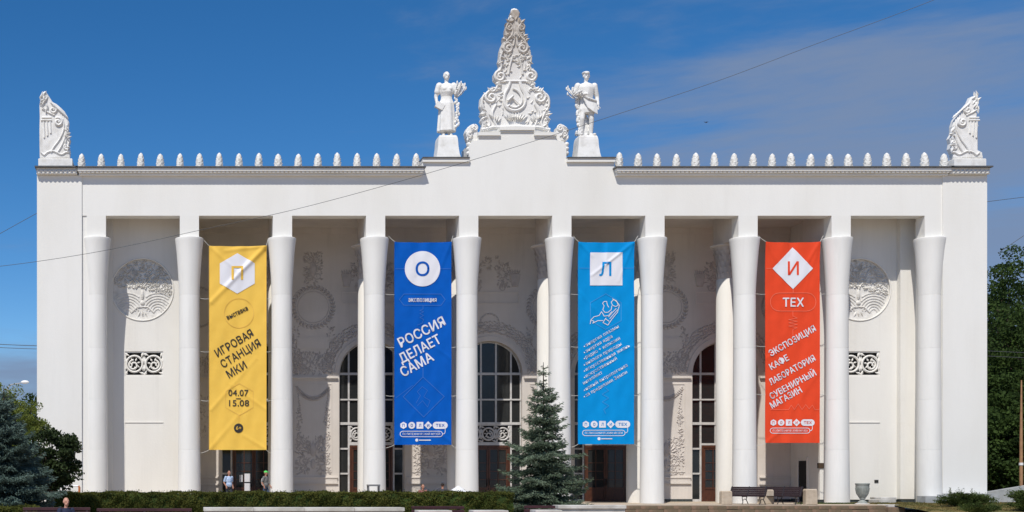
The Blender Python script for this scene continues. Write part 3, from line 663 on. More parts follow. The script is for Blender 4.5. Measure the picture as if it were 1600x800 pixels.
for k in range(26): m.leaf((X_(805.5+random.uniform(-13, 13), YC), Z_(random.uniform(86, 104), YC)), random.uniform(0, PI), .3, .12, .08, YC-.01)
for k in range(7): m.leaf((X_(805.5+(k-3)*2.1, YC), Z_(52+abs(k-3)*2, YC)), PI/2-(k-3)*.25, .5, .12, .15, YC-.02)
m.tube(pts_px([(779, 127), (832, 127)], YC-.01), .07, 6); m.tube(pts_px([(752, 203), (770, 199), (805.5, 198), (841, 199), (859, 203)], YC-.01), .10, 6)
obj('leaf_fan', m, crest_m, crest)
m = MB()
for k in range(20):
    a = random.uniform(0, 2*PI); m.ell((X_(804.5+random.uniform(-4.5, 4.5), YC), YC+.4+random.uniform(-.25, .25), Z_(random.uniform(15, 27), YC)), (.12, .14, .15), 7, 5)
obj('bud', m, crest_m, crest)
m = MB(); m.tube(pts_px(smooth_path([(797, 128), (794, 137), (788.5, 148), (788, 160), (793, 169), (804, 173), (815, 169), (820.5, 160), (820, 148), (815, 137), (812, 128)]), YC-.03), .085, 6)
obj('medallion_ring', m, crest_m, crest)
m = MB()    # hammer and sickle
sick = smooth_path([(801, 138), (809, 142), (815, 151), (814, 162), (806, 168), (799, 166.5), (795, 163)])
rr = [.02+.055*math.sin(PI*min(1, (i+1)/len(sick)*.85+.05)) for i in range(len(sick))]
m.tube(pts_px(sick, YC-.06), rr, 6); m.tube(pts_px([(796.5, 163.5), (793, 167)], YC-.06), .07, 6)
a, b_ = Vector((X_(799, YC), 0, Z_(152, YC))), Vector((X_(811, YC), 0, Z_(164, YC)))
m.tube([(a.x, YC-.10, a.z), (b_.x, YC-.10, b_.z)], .038, 6); m.tube(pts_px([(793.5, 157.5), (802, 149.5)], YC-.12), .075, 5)
obj('hammer_and_sickle', m, crest_m, crest)
for q in (-1, 1):
    c = lambda dx: 808.5+q*dx
    o_ = [(62, 221), (64, 213), (76, 212), (80, 218), (79, 206), (81, 199), (76, 195), (70, 193), (64, 197), (62, 206)]
    poly = [(c(a), b_) for a, b_ in [(61, 221), (61.5, 206), (62.5, 198), (68, 193), (73, 195), (78, 199), (80.5, 206), (79, 213), (76, 221)]]
    m = MB(); m.ext(poly_px(poly, .2), .2, .8, .05); vl = obj('side_volute', m, crest_m, pav)
    m = MB(); vol(m, c(67), 200, 4.8, q, 1.4, .06, Y=.18); vol(m, c(74), 210, 4, -q, 1.3, .05, Y=.18)
    for k in range(8): m.leaf((X_(c(73+random.uniform(-4, 6)), .2), Z_(200+k*2.6, .2)), random.uniform(0, PI), .35, .13, .12, .18)
    for k in range(3): m.ell(P(c(76.5), 226+k*7, .25), (.13, .2, .14), 8, 6)
    obj('scroll', m, crest_m, vl)
# corner ornaments
for q, cxp in ((-1, 0), (1, 0)):
    if q < 0: pl_ = [(62, 248), (61.5, 225), (61.5, 200), (62, 180), (61.5, 166), (63, 158), (61.5, 151), (65, 145), (70, 141.5), (74, 146), (77, 151), (82, 159), (88, 162), (94, 167), (101, 174), (106, 183), (108, 192), (107, 200), (109, 207), (107, 213), (110.5, 219), (108, 227), (110, 236), (109, 248)]
    else: pl_ = [(1536, 248), (1536, 238), (1529, 234), (1529, 212), (1528.5, 198), (1530.5, 196), (1526, 188), (1528, 178), (1524.5, 170), (1526.5, 162), (1527.5, 153), (1523, 149.5), (1518, 151), (1514, 160), (1508, 167), (1504, 172), (1498, 179), (1492, 187), (1489, 197), (1489, 208), (1484.5, 216), (1486.5, 224), (1485, 232), (1489, 240), (1490, 248)]
    m = MB(); m.ext(poly_px(pl_, .15), .15, .48, .07); co = obj('corner_ornament', m, sculpt, pav)
    m = MB(); x0, x1 = (60, 113) if q < 0 else (1490, 1540); m.box(X_(x0, .05), X_(x1, .05), .0, 1.3, Z_(261.7), Z_(247.5), .03); obj('base_block', m, sculpt, co)
    f_ = (lambda a: a) if q < 0 else (lambda a: 1596-a+ -1.5)
    m = MB(); Y = .13
    vol(m, f_(91), 191, 7, q, 1.5, .085, a0=PI/2+.6, Y=Y); vol(m, f_(83), 172, 6, q, 1.4, .07, Y=Y); vol(m, f_(104), 230, 4.5, -q, 1.3, .06, Y=Y); vol(m, f_(71), 152, 4, -q, 1.2, .05, Y=Y)
    for l in ([(98, 186), (100, 200), (94, 216), (84, 230), (80, 238)], [(104, 196), (102, 212), (97, 226), (90, 238)], [(65, 184), (80, 184)], [(64, 188), (81, 188)], [(66, 170), (76, 176), (85, 180)], [(64, 238), (69, 242), (74, 238), (83, 236), (92, 240), (97, 241), (103, 238), (108, 238)], [(68, 190), (69, 215)], [(73, 190), (74, 212)], [(78, 190), (79, 208)]):
        m.tube(pts_px(smooth_path([(f_(a), b_) for a, b_ in l]), Y), .05, 6)
    for k in range(16): m.leaf((X_(f_(random.uniform(64, 74)), Y), Z_(146+k*1.8, Y)), random.uniform(.6, 2.4), .38, .14, .12, Y)
    for k in range(12): m.leaf((X_(f_(random.uniform(102, 108)), Y), Z_(200+k*3, Y)), random.uniform(0, PI), .36, .14, .12, Y)
    for k in range(8): m.leaf((X_(f_(82+k*3), Y), Z_(163+k*2.6, Y)), -.7*(-q), .36, .13, .12, Y)
    obj('scroll', m, sculpt, co, 60)

# ------------------------------------------------------------------ statues on the attic
def fold_skirt(m, rows, folds=9, amp=.08, n=48, ph=0):      # rows: (cx, cy, z, rx, ry, fold)
    vs = []
    for (cx, cy, z, rx, ry, fd) in rows:
        for k in range(n):
            a = 2*PI*k/n; r = 1+amp*fd*math.sin(folds*a+ph+1.3*math.sin(a*2)); vs.append((cx+rx*r*math.cos(a), cy+ry*r*math.sin(a), z))
    fs = [(i*n+k, i*n+(k+1) % n, (i+1)*n+(k+1) % n, (i+1)*n+k) for i in range(len(rows)-1) for k in range(n)]+[tuple(range(n-1, -1, -1)), tuple((len(rows)-1)*n+k for k in range(n))]
    m.raw(vs, fs)
def hand(m, p, d, s=1., curl=.5):
    p = Vector(p); d = Vector(d).normalized(); side = d.cross(Vector((0, -1, .1))).normalized(); nrm = side.cross(d).normalized()
    m.cap(p, p+d*.07*s, .032*s, .036*s, 8)
    for i, l in enumerate((.070, .080, .075, .058)):
        b = p+d*.085*s+side*(i-1.5)*.019*s; k = b+(d*.6+nrm*curl*.3)*l*.55*s; e = k+(d*(1-curl)+nrm*curl)*l*.5*s
        m.cap(b, k, .0105*s, .0095*s, 6); m.cap(k, e, .0095*s, .008*s, 6)
    b = p+d*.03*s-side*.033*s; e = b+(d*.8-side*.6)*.045*s; m.cap(b, e, .012*s, .010*s, 6); m.cap(e, e+(d*.9+nrm*.3)*.03*s, .010*s, .009*s, 6)
def head(m, c, s=1., yaw=0.):
    c = Vector(c); R3 = Matrix.Rotation(yaw, 3, 'Z')
    def q(x, y, z): return c+R3 @ (Vector((x, y, z))*s)
    m.ell(q(0, .01, .02), (.078*s, .098*s, .105*s), 16, 12, R3); m.ell(q(0, -.025, -.055), (.058*s, .062*s, .065*s), 12, 8, R3)      # skull, jaw
    m.cap(q(0, -.088, .015), q(0, -.108, -.02), .010*s, .016*s, 6)                                                          # nose
    m.cap(q(-.045, -.078, .032), q(.045, -.078, .032), .012*s, .012*s, 6); m.cap(q(-.02, -.085, -.055), q(.02, -.085, -.055), .009*s, .009*s, 6)
    for e in (-1, 1): m.ell(q(e*.080, .01, 0), (.014*s, .025*s, .034*s), 8, 6, R3); m.ell(q(e*.032, -.078, .008), (.013*s, .010*s, .009*s), 6, 4)
def sheaf(m, base, tip, n, s, y0=0):
    base = Vector(base); tip = Vector(tip); ax = (tip-base)
    for i in range(n):
        off = Vector((random.gauss(0, .09), random.gauss(0, .07), random.gauss(0, .05)))*s; e = tip+off*1.6; b = base+off*.5
        m.tube([b, (b+e)/2+off*.2, e], [.018*s, .02*s, .03*s], 5); m.ell(e, (.045*s, .045*s, .10*s), 6, 5)
def statue(base, label, woman):
    bx, by, bz = base
    st = empty('statue', base, label, 'statue', 'pair of statues beside the roof crest')
    p = MB(); w0, w1 = .68, .52; h = (Z_(214, by)-bz)
    n = 10; rowsp = [(w0, 0), (w0*.985, h*.12), (w0*.90, h*.3), (w0*.83, h*.55), (w0*.79, h*.82), (w0*.75, h*.93), (w0*.66, h)]
    vs = []; 
    for w, z in rowsp: vs += [(bx-w, by-w*.8, bz+z), (bx+w, by-w*.8, bz+z), (bx+w, by+w*.8, bz+z), (bx-w, by+w*.8, bz+z)]
    p.raw(vs, [(4*i+k, 4*i+(k+1) % 4, 4*i+4+(k+1) % 4, 4*i+4+k) for i in range(len(rowsp)-1) for k in range(4)]+[(3, 2, 1, 0), tuple(4*(len(rowsp)-1)+k for k in range(4))])
    obj('pedestal', p, sculpt, st)
    z0 = bz+h-.03; s = (Z_(112.5, by)-z0)/1.73; B = lambda x, y, z: Vector((bx+x*s, by+y*s, z0+z*s))
    m = MB(); hc = B(0 if woman else .01, -.02, 1.61); head(m, hc, s, .15 if woman else -.1)
    m.cap(B(0, 0, 1.40), B(0, -.01, 1.52), .055*s, .05*s)
    if woman:
        m.ell(B(0, .02, 1.66), (.082*s, .10*s, .075*s)); m.ell(B(0, .09, 1.60), (.05*s, .05*s, .05*s))
        fold_skirt(m, [(*B(0, 0, 1.42), .10*s, .08*s, 0), (*B(0, 0, 1.38), .19*s, .10*s, 0), (*B(0, 0, 1.30), .20*s, .13*s, .3), (*B(0, -.02, 1.18), .175*s, .135*s, .5), (*B(0, 0, 1.06), .145*s, .11*s, .3), (*B(0, 0, 1.0), .15*s, .12*s, .3),
                       (*B(0, 0, .88), .20*s, .15*s, .8), (*B(0, 0, .6), .215*s, .165*s, 1), (*B(0, 0, .22), .24*s, .18*s, 1.2), (*B(0, 0, .15), .245*s, .19*s, 1.2), (*B(0, 0, .13), .2*s, .15*s, 1)], 8, .07)
        for q in (-1, 1): m.ell(B(q*.07, -.10, 1.25), (.065*s, .055*s, .065*s)); m.cap(B(q*.08, .02, .2), B(q*.085, .02, .05), .055*s, .045*s); m.cap(B(q*.085, .03, .035), B(q*.10, -.12, .03), .045*s, .04*s)
        sh = B(-.19, 0, 1.36); el = B(-.27, .03, 1.08); ha = B(-.26, -.06, .85); m.cap(sh, el, .075*s, .052*s); m.cap(sh, B(-.235, .01, 1.2), .09*s, .085*s); m.cap(el, ha, .048*s, .034*s); hand(m, ha, (.15, -.2, -1), s, .4)
        sh = B(.19, 0, 1.36); el = B(.26, 0, 1.12); ha = B(.20, -.18, 1.10); m.cap(sh, el, .075*s, .052*s); m.cap(sh, B(.225, .0, 1.22), .09*s, .085*s); m.cap(el, ha, .048*s, .036*s); hand(m, ha, (.3, -.3, .8), s, .6)
    else:
        m.ell(B(0, .02, 1.655), (.082*s, .105*s, .07*s)); m.ell(B(0, .01, 1.70), (.105*s, .12*s, .045*s)); m.ell(B(0, -.11, 1.665), (.06*s, .05*s, .015*s))
        fold_skirt(m, [(*B(0, 0, 1.43), .09*s, .08*s, 0), (*B(0, 0, 1.39), .20*s, .11*s, 0), (*B(0, 0, 1.30), .225*s, .14*s, .2), (*B(0, 0, 1.15), .20*s, .14*s, .4), (*B(0, 0, 1.0), .175*s, .125*s, .5), (*B(0, 0, .85), .185*s, .135*s, .6), (*B(0.01, 0, .72), .21*s, .15*s, 1), (*B(.03, 0, .62), .20*s, .145*s, 1)], 7, .06)
        for q, kx in ((-1, -.12), (1, .13)):
            m.cap(B(q*.09, 0, .82), B(kx, -.05, .48), .095*s, .068*s); m.cap(B(kx, -.05, .48), B(kx+q*.01, .02, .10), .068*s, .05*s); m.cap(B(kx, .03, .04), B(kx+q*.05, -.15, .035), .05*s, .042*s)
        sh = B(.22, 0, 1.36); el = B(.30, .03, 1.08); ha = B(.30, -.05, .84); m.cap(sh, el, .082*s, .06*s); m.cap(el, ha, .056*s, .04*s); hand(m, ha, (-.1, -.1, -1), s, .5)
        sh = B(-.22, 0, 1.36); el = B(-.32, 0, 1.10); ha = B(-.14, -.19, 1.08); m.cap(sh, el, .082*s, .06*s); m.cap(el, ha, .056*s, .042*s); hand(m, ha, (.9, -.2, .1), s, .6)
        m.ell(B(0, .12, .3), (.16*s, .10*s, .32*s))
    o = obj('figure', m, sculpt, st); remesh(o, .024)
    m = MB()
    if woman:
        # the box held at her hip
        R3 = Matrix.Rotation(.5, 3, 'Y'); bb = MB().box(-.11*s, .11*s, -.05*s, .05*s, -.08*s, .08*s)
        m.raw([B(-.20, -.10, .80)+R3 @ Vector(v) for v in bb.v], bb.f); obj('tablet', m, sculpt, st); m = MB()
        sheaf(m, B(.22, -.08, 1.05), B(.36, -.02, 1.36), 22, s*.52)
        for k in range(14): m.ell(B(.30+random.uniform(-.04, .07), -.05, 1.18+random.uniform(-.05, .16)), (.035*s, .04*s, .05*s), 6, 4)
        for k in range(26): m.ell(B(.25+random.uniform(-.05, .05), -.12, 1.0-k*.03), (.035*s, .035*s, .05*s), 6, 4)
    else:
        sheaf(m, B(-.26, -.12, 1.0), B(-.35, -.06, 1.24), 16, s*.5); sheaf(m, B(-.36, -.12, 1.08), B(-.22, -.16, 1.14), 8, s*.45)
        for k in range(44): m.ell(B(-.24+k*.002+random.uniform(-.05, .05), -.02, 1.0-k*.021), (.04*s, .04*s, .06*s), 6, 4)
        for k in range(30): m.ell(B(random.uniform(-.2, .22), .12+random.uniform(-.05, .05), random.uniform(.05, .5)), (.05*s, .05*s, .06*s), 6, 4)
    obj('wheat_sheaf', m, sculpt, st, 60)
    if not woman:
        m = MB(); m.raw([B(-.13, -.17, 1.04), B(.24, -.12, .93), B(.26, -.15, .58), B(.12, -.20, .64), B(-.02, -.20, .74), B(-.12, -.19, .95), B(-.13, -.12, 1.04), B(.24, -.07, .93), B(.26, -.1, .58), B(.12, -.15, .64), B(-.02, -.15, .74), B(-.12, -.14, .95)],
                         [(0, 1, 2, 3, 4, 5), (11, 10, 9, 8, 7, 6)]+[(i, (i+1) % 6, 6+(i+1) % 6, 6+i) for i in range(6)])
        m.tube([B(-.14, -.18, 1.05), B(.0, -.19, .98), B(.24, -.14, .92)], .025*s, 6); obj('apron', m, sculpt, st)
statue((X_(697.5, .9), .9, Z_(247.5)+.0), 'white statue of a woman in long skirt with a wheat sheaf left of the crest', True)
statue((X_(915.5, .9), .9, Z_(247.5)+.0), 'white statue of a man in cap and apron right of the roof crest', False)

# ------------------------------------------------------------------ banners
YBN = .35
def glyph_mesh(ob):
    '''outlines of the letters, filled contour by contour so that overlapping strokes stay solid'''
    dg = bpy.context.evaluated_depsgraph_get(); cu = ob.evaluated_get(dg).to_curve(dg); rings = []
    for sp in cu.splines:
        if sp.type == 'BEZIER':
            b_ = sp.bezier_points; n = len(b_); p = []
            for i in range(n if sp.use_cyclic_u else n-1):
                a, c = b_[i], b_[(i+1) % n]; p += [(q.x, q.y) for q in interpolate_bezier(a.co, a.handle_right, c.handle_left, c.co, 5)[:-1]]
        else: p = [(q.co.x, q.co.y) for q in sp.points]
        if len(p) > 2: rings.append((p, sum(p[k][0]*p[(k+1) % len(p)][1]-p[(k+1) % len(p)][0]*p[k][1] for k in range(len(p)))/2))
    if not rings: return np.zeros((0, 3)), []
    sg = 1 if max(rings, key=lambda r_: abs(r_[1]))[1] > 0 else -1
    def inside(pt, poly):
        c = False
        for k in range(len(poly)):
            x0, y0 = poly[k-1]; x1, y1 = poly[k]
            if (y0 > pt[1]) != (y1 > pt[1]) and pt[0] < (x1-x0)*(pt[1]-y0)/(y1-y0)+x0: c = not c
        return c
    outs = [[p, []] for p, a in rings if a*sg > 0]
    for p, a in rings:
        if a*sg < 0:
            for o_ in outs:
                if all(inside(q, o_[0]) for q in p): o_[1].append(p); break
    V = []; Fs = []
    for li, (p, hs_) in enumerate(outs):
        loops = [[Vector((a, b_, 0)) for a, b_ in q] for q in [p]+hs_]; base = len(V)
        for tri in tessellate_polygon(loops): Fs.append(tuple(base+k for k in tri))
        V += [(q.x, q.y, li) for l_ in loops for q in l_]
    return np.array(V), Fs
def banner(px0, px1, py0, py1, clothm, label, folds, items, tilt=0):
    x0, x1 = X_(px0, YBN), X_(px1, YBN); z1, z0 = Z_(py0, YBN), Z_(py1, YBN); w, h = x1-x0, z1-z0
    root = empty('banner', ((x0+x1)/2, YBN, z0), label, 'banner', 'tall cloth banners hung between the front columns')
    fd = [(X_(a, YBN), Z_(b_, YBN), X_(c, YBN), Z_(d_, YBN), am, sg) for a, b_, c, d_, am, sg in folds]
    ph = random.uniform(0, 6)
    def Wv(x, z):
        u = (x-x0)/w; v = (z1-z)/h
        y = .030*math.sin(PI*u)*math.sin(PI*v)+.012*math.sin(7*u+9*v+ph)+.009*math.sin(17*v-6*u+ph)+.005*math.sin(31*u+11*v)+.006*math.sin(43*v+19*u+2*ph)
        y += .03*math.exp(-v*16)*math.sin(u*19+ph)+.02*math.exp(-(1-v)*22)*math.sin(u*15+ph)
        for a, b_, c, d_, am, sg in fd:
            dx, dz = c-a, d_-b_; l2 = dx*dx+dz*dz; t_ = ((x-a)*dx+(z-b_)*dz)/l2; tt = min(1, max(0, t_)); ds = math.hypot(x-a-tt*dx, z-b_-tt*dz)
            y -= am*math.exp(-(ds/sg)**2)*(1-.5*tt)
        return YBN+y
    nu, nv = 50, 190; vs = []
    for j in range(nv+1):
        for i in range(nu+1):
            x = x0+w*i/nu; z = z1-h*j/nv
            z += .03*math.sin(i/nu*PI)*(1 if j == 0 else 0)*-1; vs.append((x, Wv(x, z), z))
    m = MB().raw(vs, [(j*(nu+1)+i, j*(nu+1)+i+1, (j+1)*(nu+1)+i+1, (j+1)*(nu+1)+i) for j in range(nv) for i in range(nu)])
    obj('cloth', m, clothm, root, 180, fix=False)
    m = MB(); m.tube([(x0, Wv(x0, z)-.002, z) for z in np.linspace(z0, z1, 30)], .018, 5); m.tube([(x1, Wv(x1, z)-.002, z) for z in np.linspace(z0, z1, 30)], .018, 5)
    obj('hem', m, clothm, root)
    # ropes to the neighbouring columns
    cl = max([c for c in CX if c < x0]); cr = min([c for c in CX if c > x1])
    for k, v in enumerate((0, .26, .52, .76, 1)):
        z = z1-h*v; r = .77 if k == 0 else .62
        for xa, xb in ((x0, cl+r), (x1, cr-r)):
            dz = .35 if k == 0 else (-.18 if k == 4 else .03); m = MB(); m.tube([(xa, Wv(xa, z), z), ((xa+xb)/2, YBN+.02, z+dz/2-.02), (xb, YBN+.05, z+dz)], .013, 5); obj('rope', m, rope_m, root)
    def proj(m, off): m.v = [(x, Wv(x, z)-off, z) for x, y, z in m.v]; return m
    for it in items:
        kind = it[0]
        if kind == 'shape':              # filled convex outline
            _, name, outline, mt, off = it; pts = [(X_(a, YBN), Z_(b_, YBN)) for a, b_ in outline]; cx = sum(p[0] for p in pts)/len(pts); cz = sum(p[1] for p in pts)/len(pts)
            fine = []
            for i in range(len(pts)):
                a, b_ = pts[i], pts[(i+1) % len(pts)]; k = max(1, int(math.hypot(a[0]-b_[0], a[1]-b_[1])/.06))
                fine += [(a[0]+(b_[0]-a[0])*j/k, a[1]+(b_[1]-a[1])*j/k) for j in range(k)]
            R_ = 16; n = len(fine); vs = [(cx, 0, cz)]+[(cx+(p[0]-cx)*r/R_, 0, cz+(p[1]-cz)*r/R_) for r in range(1, R_+1) for p in fine]
            fs = [(0, 1+i, 1+(i+1) % n) for i in range(n)]+[(1+(r-1)*n+i, 1+r*n+i, 1+r*n+(i+1) % n, 1+(r-1)*n+(i+1) % n) for r in range(1, R_) for i in range(n)]
            obj(name, proj(MB().raw(vs, fs), off), mt, root, 180, fix=False)
        elif kind == 'line':             # stroked path
            _, name, path, wd, mt, off, closed = it; m = MB(); pts = [(X_(a, YBN), Z_(b_, YBN)) for a, b_ in path]
            if closed: pts = pts+[pts[0]]
            wd = wd*(D+YBN)/F/2
            for a, b_ in zip(pts[:-1], pts[1:]):
                l = math.hypot(b_[0]-a[0], b_[1]-a[1]); k = max(1, int(l/.10))
                if l < 1e-6: continue
                nx_, nz_ = -(b_[1]-a[1])/l*wd, (b_[0]-a[0])/l*wd; ex, ez = (b_[0]-a[0])/l*wd*.6, (b_[1]-a[1])/l*wd*.6
                vs = []
                for j in range(k+1):
                    e = -1 if j == 0 else (1 if j == k else 0); x = a[0]+(b_[0]-a[0])*j/k+ex*e; z = a[1]+(b_[1]-a[1])*j/k+ez*e; vs += [(x+nx_, 0, z+nz_), (x-nx_, 0, z-nz_)]
                m.raw(vs, [(2*j, 2*j+1, 2*j+3, 2*j+2) for j in range(k)])
            obj(name, proj(m, off), mt, root, fix=False)
        elif kind == 'text':             # word, baseline left px, baseline right px, cap height px
            _, body, l, r, caph, mt, off, bold = it
            cu = bpy.data.curves.new('lettering', 'FONT'); cu.body = body; cu.resolution_u = 3; cu.space_character = 1.04
            ob = bpy.data.objects.new('tmp', cu); COL.objects.link(ob); v, fs = glyph_mesh(ob)
            dg = bpy.context.evaluated_depsgraph_get(); me = ob.evaluated_get(dg).to_mesh(); nv_ = len(v)
            if nv_: v = np.concatenate([v, np.array([tuple(q.co[:2])+(-1,) for q in me.vertices])]); fs = fs+[tuple(k+nv_ for k in p.vertices) for p in me.polygons]
            bpy.data.objects.remove(ob); bpy.data.curves.remove(cu)
            if not len(v): continue
            xm, xM = v[:, 0].min(), v[:, 0].max(); a = Vector((X_(l[0], YBN), Z_(l[1], YBN))); b_ = Vector((X_(r[0], YBN), Z_(r[1], YBN))); e = b_-a; nrm = Vector((-e.y, e.x)).normalized(); hc_ = caph*(D+YBN)/F/.70
            vs = [(a.x+e.x*(q[0]-xm)/(xM-xm)+nrm.x*q[1]*hc_, 0, a.y+e.y*(q[0]-xm)/(xM-xm)+nrm.y*q[1]*hc_) for q in v]
            mm_ = MB(); eu = e.normalized(); sb = bold*hc_*.55
            for ci, (du, dv) in enumerate([(0, 0), (1, .35), (-1, -.35), (.4, -1), (-.4, 1)] if bold else [(0, 0)]):
                q_ = [(p[0]+(eu.x*du+nrm.x*dv)*sb, 0, p[2]+(eu.y*du+nrm.y*dv)*sb) for p in vs]; mk = proj(MB().raw(q_, fs), off+.0012*ci); mm_.raw(mk.v, mk.f)
            obj('lettering', mm_, mt, root, fix=False)
    return root
def circ(cx, cy, r, n=32): return [(cx+r*math.cos(2*PI*i/n), cy+r*math.sin(2*PI*i/n)) for i in range(n)]
def hexa(cx, cy, r): return [(cx+r*math.sin(PI/3*i), cy-r*math.cos(PI/3*i)) for i in range(6)]
def pill(x0, x1, y0, y1, n=8):
    r = (y1-y0)/2; cy = (y0+y1)/2
    return [(x1-r+r*math.sin(PI*i/n), cy-r*math.cos(PI*i/n)) for i in range(n+1)]+[(x0+r-r*math.sin(PI*i/n), cy+r*math.cos(PI*i/n)) for i in range(n+1)]
def logos(x0, y, bm, clothm, sgn=True, s=1.):
    L_ = []; st = 12.8*s; r = 5.5*s
    shp = [hexa(x0, y, r), circ(x0+st, y, r*.98, 20), [(x0+2*st-r*.95, y-r*.95), (x0+2*st+r*.95, y-r*.95), (x0+2*st+r*.95, y+r*.95), (x0+2*st-r*.95, y+r*.95)], [(x0+3*st, y-r*1.15), (x0+3*st+r*1.15, y), (x0+3*st, y+r*1.15), (x0+3*st-r*1.15, y)], pill(x0+3.55*st, x0+5.4*st, y-r, y+r)]
    for q in shp: L_.append(('shape', 'logo', q, print_white, .022))
    for k, ch in enumerate('ПОЛИ'): L_.append(('text', ch, (x0+k*st-1.7*s, y+2.1*s), (x0+k*st+1.7*s, y+2.1*s), 4.2*s, bm, .030, .03))
    L_.append(('text', 'ТЕХ', (x0+3.95*st, y+2.1*s), (x0+5.0*st, y+2.1*s), 4.2*s, bm, .030, .03))
    a, b_ = x0-5.3*s, x0+4.75*st; L_.append(('line', 'outline', pill(a, b_, y+9.2*s, y+17.8*s), .9, print_white, .022, True)); L_.append(('line', 'outline', [(b_, y+13.5*s), (b_+3*s, y+13*s), (b_+4.3*s, y+10.5*s), (b_+4.3*s, y+5*s)], .9, print_white, .022, False))
    L_.append(('text', 'ПОЛИТЕХНИЧЕСКИЙ МУЗЕЙ', (a+4, y+15.2*s), (b_-4, y+15.2*s), 3.3*s, print_white, .022, .02))
    return L_
tilt = lambda x0, y0, x1, y1: ((x0, y0), (x1, y1))
# yellow
Y_ = [('shape', 'emblem', hexa(370.7, 427.3, 31.5), print_white, .022), ('text', 'П', (362, 437), (379.5, 437), 20, ban['y'], .034, .02),
      ('line', 'outline', circ(373.5, 489, 23), .8, line_y, .022, True), ('text', 'выставка', (356, 499.5), (388, 484), 7.2, print_black, .024, .035),
      ('text', 'ИГРОВАЯ', (340.5, 558), (397, 524.5), 12, print_black, .024, .022), ('text', 'СТАНЦИЯ', (349, 575), (408.5, 540), 12, print_black, .024, .022), ('text', 'МКИ', (358.5, 591), (386.5, 574.5), 12, print_black, .024, .022),
      ('text', '04.07', (357, 618.5), (388, 618.5), 9.5, print_black, .024, .02), ('line', 'dash', [(369, 623), (376, 623)], 1.3, print_black, .022, False), ('text', '15.08', (358, 634.5), (389, 634.5), 9.5, print_black, .024, .02),
      ('line', 'outline', hexa(374, 624, 25), .8, line_y, .018, True), ('line', 'outline', [(373, 649), (373, 661)], .8, line_y, .022, False), ('shape', 'age_mark', circ(372.7, 669, 7.3, 24), print_black, .022), ('text', '6+', (368.8, 671.5), (377, 671.5), 5.6, ban['y'], .032, .03)]
banner(327, 416, 384, 703, ban['y'], 'yellow cloth banner with a white hexagon and black Cyrillic lettering hung above the entrance', [(414, 386, 330, 472, .11, .13), (417, 384, 352, 392, .05, .09), (329, 386, 372, 425, .03, .1), (330, 640, 400, 560, .035, .1), (328, 702, 372, 650, .04, .12), (416, 640, 360, 600, .03, .1), (416, 702, 380, 680, .03, .1)], Y_)
# blue
B_ = [('shape', 'emblem', circ(660, 420, 27.6, 40), print_white, .022), ('text', 'О', (649.5, 431), (670.5, 431), 21, ban['b'], .034, .02), ('line', 'outline', [(618, 420), (632, 420)], .8, line_b, .022, False), ('line', 'outline', [(688, 420), (704, 420)], .8, line_b, .022, False),
      ('line', 'outline', [(631, 459.4), (689, 459.4), (695.5, 468), (689, 477), (631, 477), (624, 468)], .9, line_b, .022, True), ('text', 'экспозиция', (638, 471.5), (682, 471.5), 7, print_white, .022, .04),
      ('line', 'outline', [(661, 477), (661, 483), (656, 485), (662, 487), (656, 490), (662, 493), (656, 496), (662, 499), (660, 505), (652, 508)], .7, line_b, .022, False),
      ('text', 'РОССИЯ', (627, 543), (697, 507.5), 14.5, print_white, .024, .035), ('text', 'ДЕЛАЕТ', (628, 568), (690, 535), 14.5, print_white, .024, .035), ('text', 'САМА', (630.5, 589), (678.5, 562.5), 14.5, print_white, .024, .035),
      ('line', 'outline', [(661, 589), (694, 619.6), (661.8, 651.6), (630, 620)], .9, line_b, .022, True), ('line', 'outline', [(661, 575), (661, 589)], .9, line_b, .022, False),
      ('line', 'drawing', [(650, 630), (657, 618), (652, 612), (660, 604), (668, 610), (662, 620), (672, 626), (668, 636), (660, 626), (652, 634)], .6, line_b, .022, False), ('line', 'outline', [(618, 622), (645, 602)], .6, line_b, .022, False)]
B_ += logos(630.4, 664.6, ban['b'], ban['b'])+[('shape', 'logo', circ(651, 687.7, 2.4, 14), print_white, .022), ('line', 'small_print', [(655, 687.7), (672.5, 687.7)], 1.6, print_white, .022, False)]
banner(616.5, 705, 378, 695, ban['b'], 'dark blue cloth banner with a white circle and white Cyrillic lettering', [(704, 379, 680, 440, .04, .1), (617, 379, 640, 440, .04, .1), (640, 378, 648, 430, .03, .08), (618, 694, 650, 640, .02, .1), (704, 560, 650, 520, .02, .1), (704, 690, 664, 660, .03, .09)], B_)
# cyan
sq = [(922, 394.6), (972.5, 394.6), (972.5, 446), (922, 446)]
C_ = [('shape', 'emblem', sq, print_white, .022), ('text', 'Л', (936.5, 431), (954.5, 431), 20.5, ban['c'], .034, .02), ('line', 'outline', [(905, 419), (921, 419)], .8, line_c, .022, False), ('line', 'outline', [(974, 419), (990, 419)], .8, line_c, .022, False),
      ('line', 'outline', hexa(946.5, 487, 28), .8, line_c, .018, True)]
astro = [[(944, 471), (941.5, 474), (944, 478), (942, 484), (945, 488), (950, 488), (955, 484), (956, 478)], [(944, 471), (948, 471), (949, 476), (951, 480)], [(955, 472), (959, 468), (964, 472), (966, 477), (962, 479), (957, 477), (955, 472)], [(957, 467), (963, 470), (968, 477), (965, 488), (956, 499), (950, 508), (942, 504), (947, 497)],
         [(940, 487), (936, 493), (928, 495), (923, 500), (922, 506)], [(923, 500), (928, 502), (926, 505), (934, 501), (942, 501)], [(940, 487), (944, 494), (951, 493), (956, 487)], [(951, 495), (957, 488), (963, 482)], [(953, 498), (959, 491), (965, 484)], [(942, 504), (946, 498), (952, 502)]]
for a in astro: C_.append(('line', 'drawing', a, 1.0, print_white, .022, False))
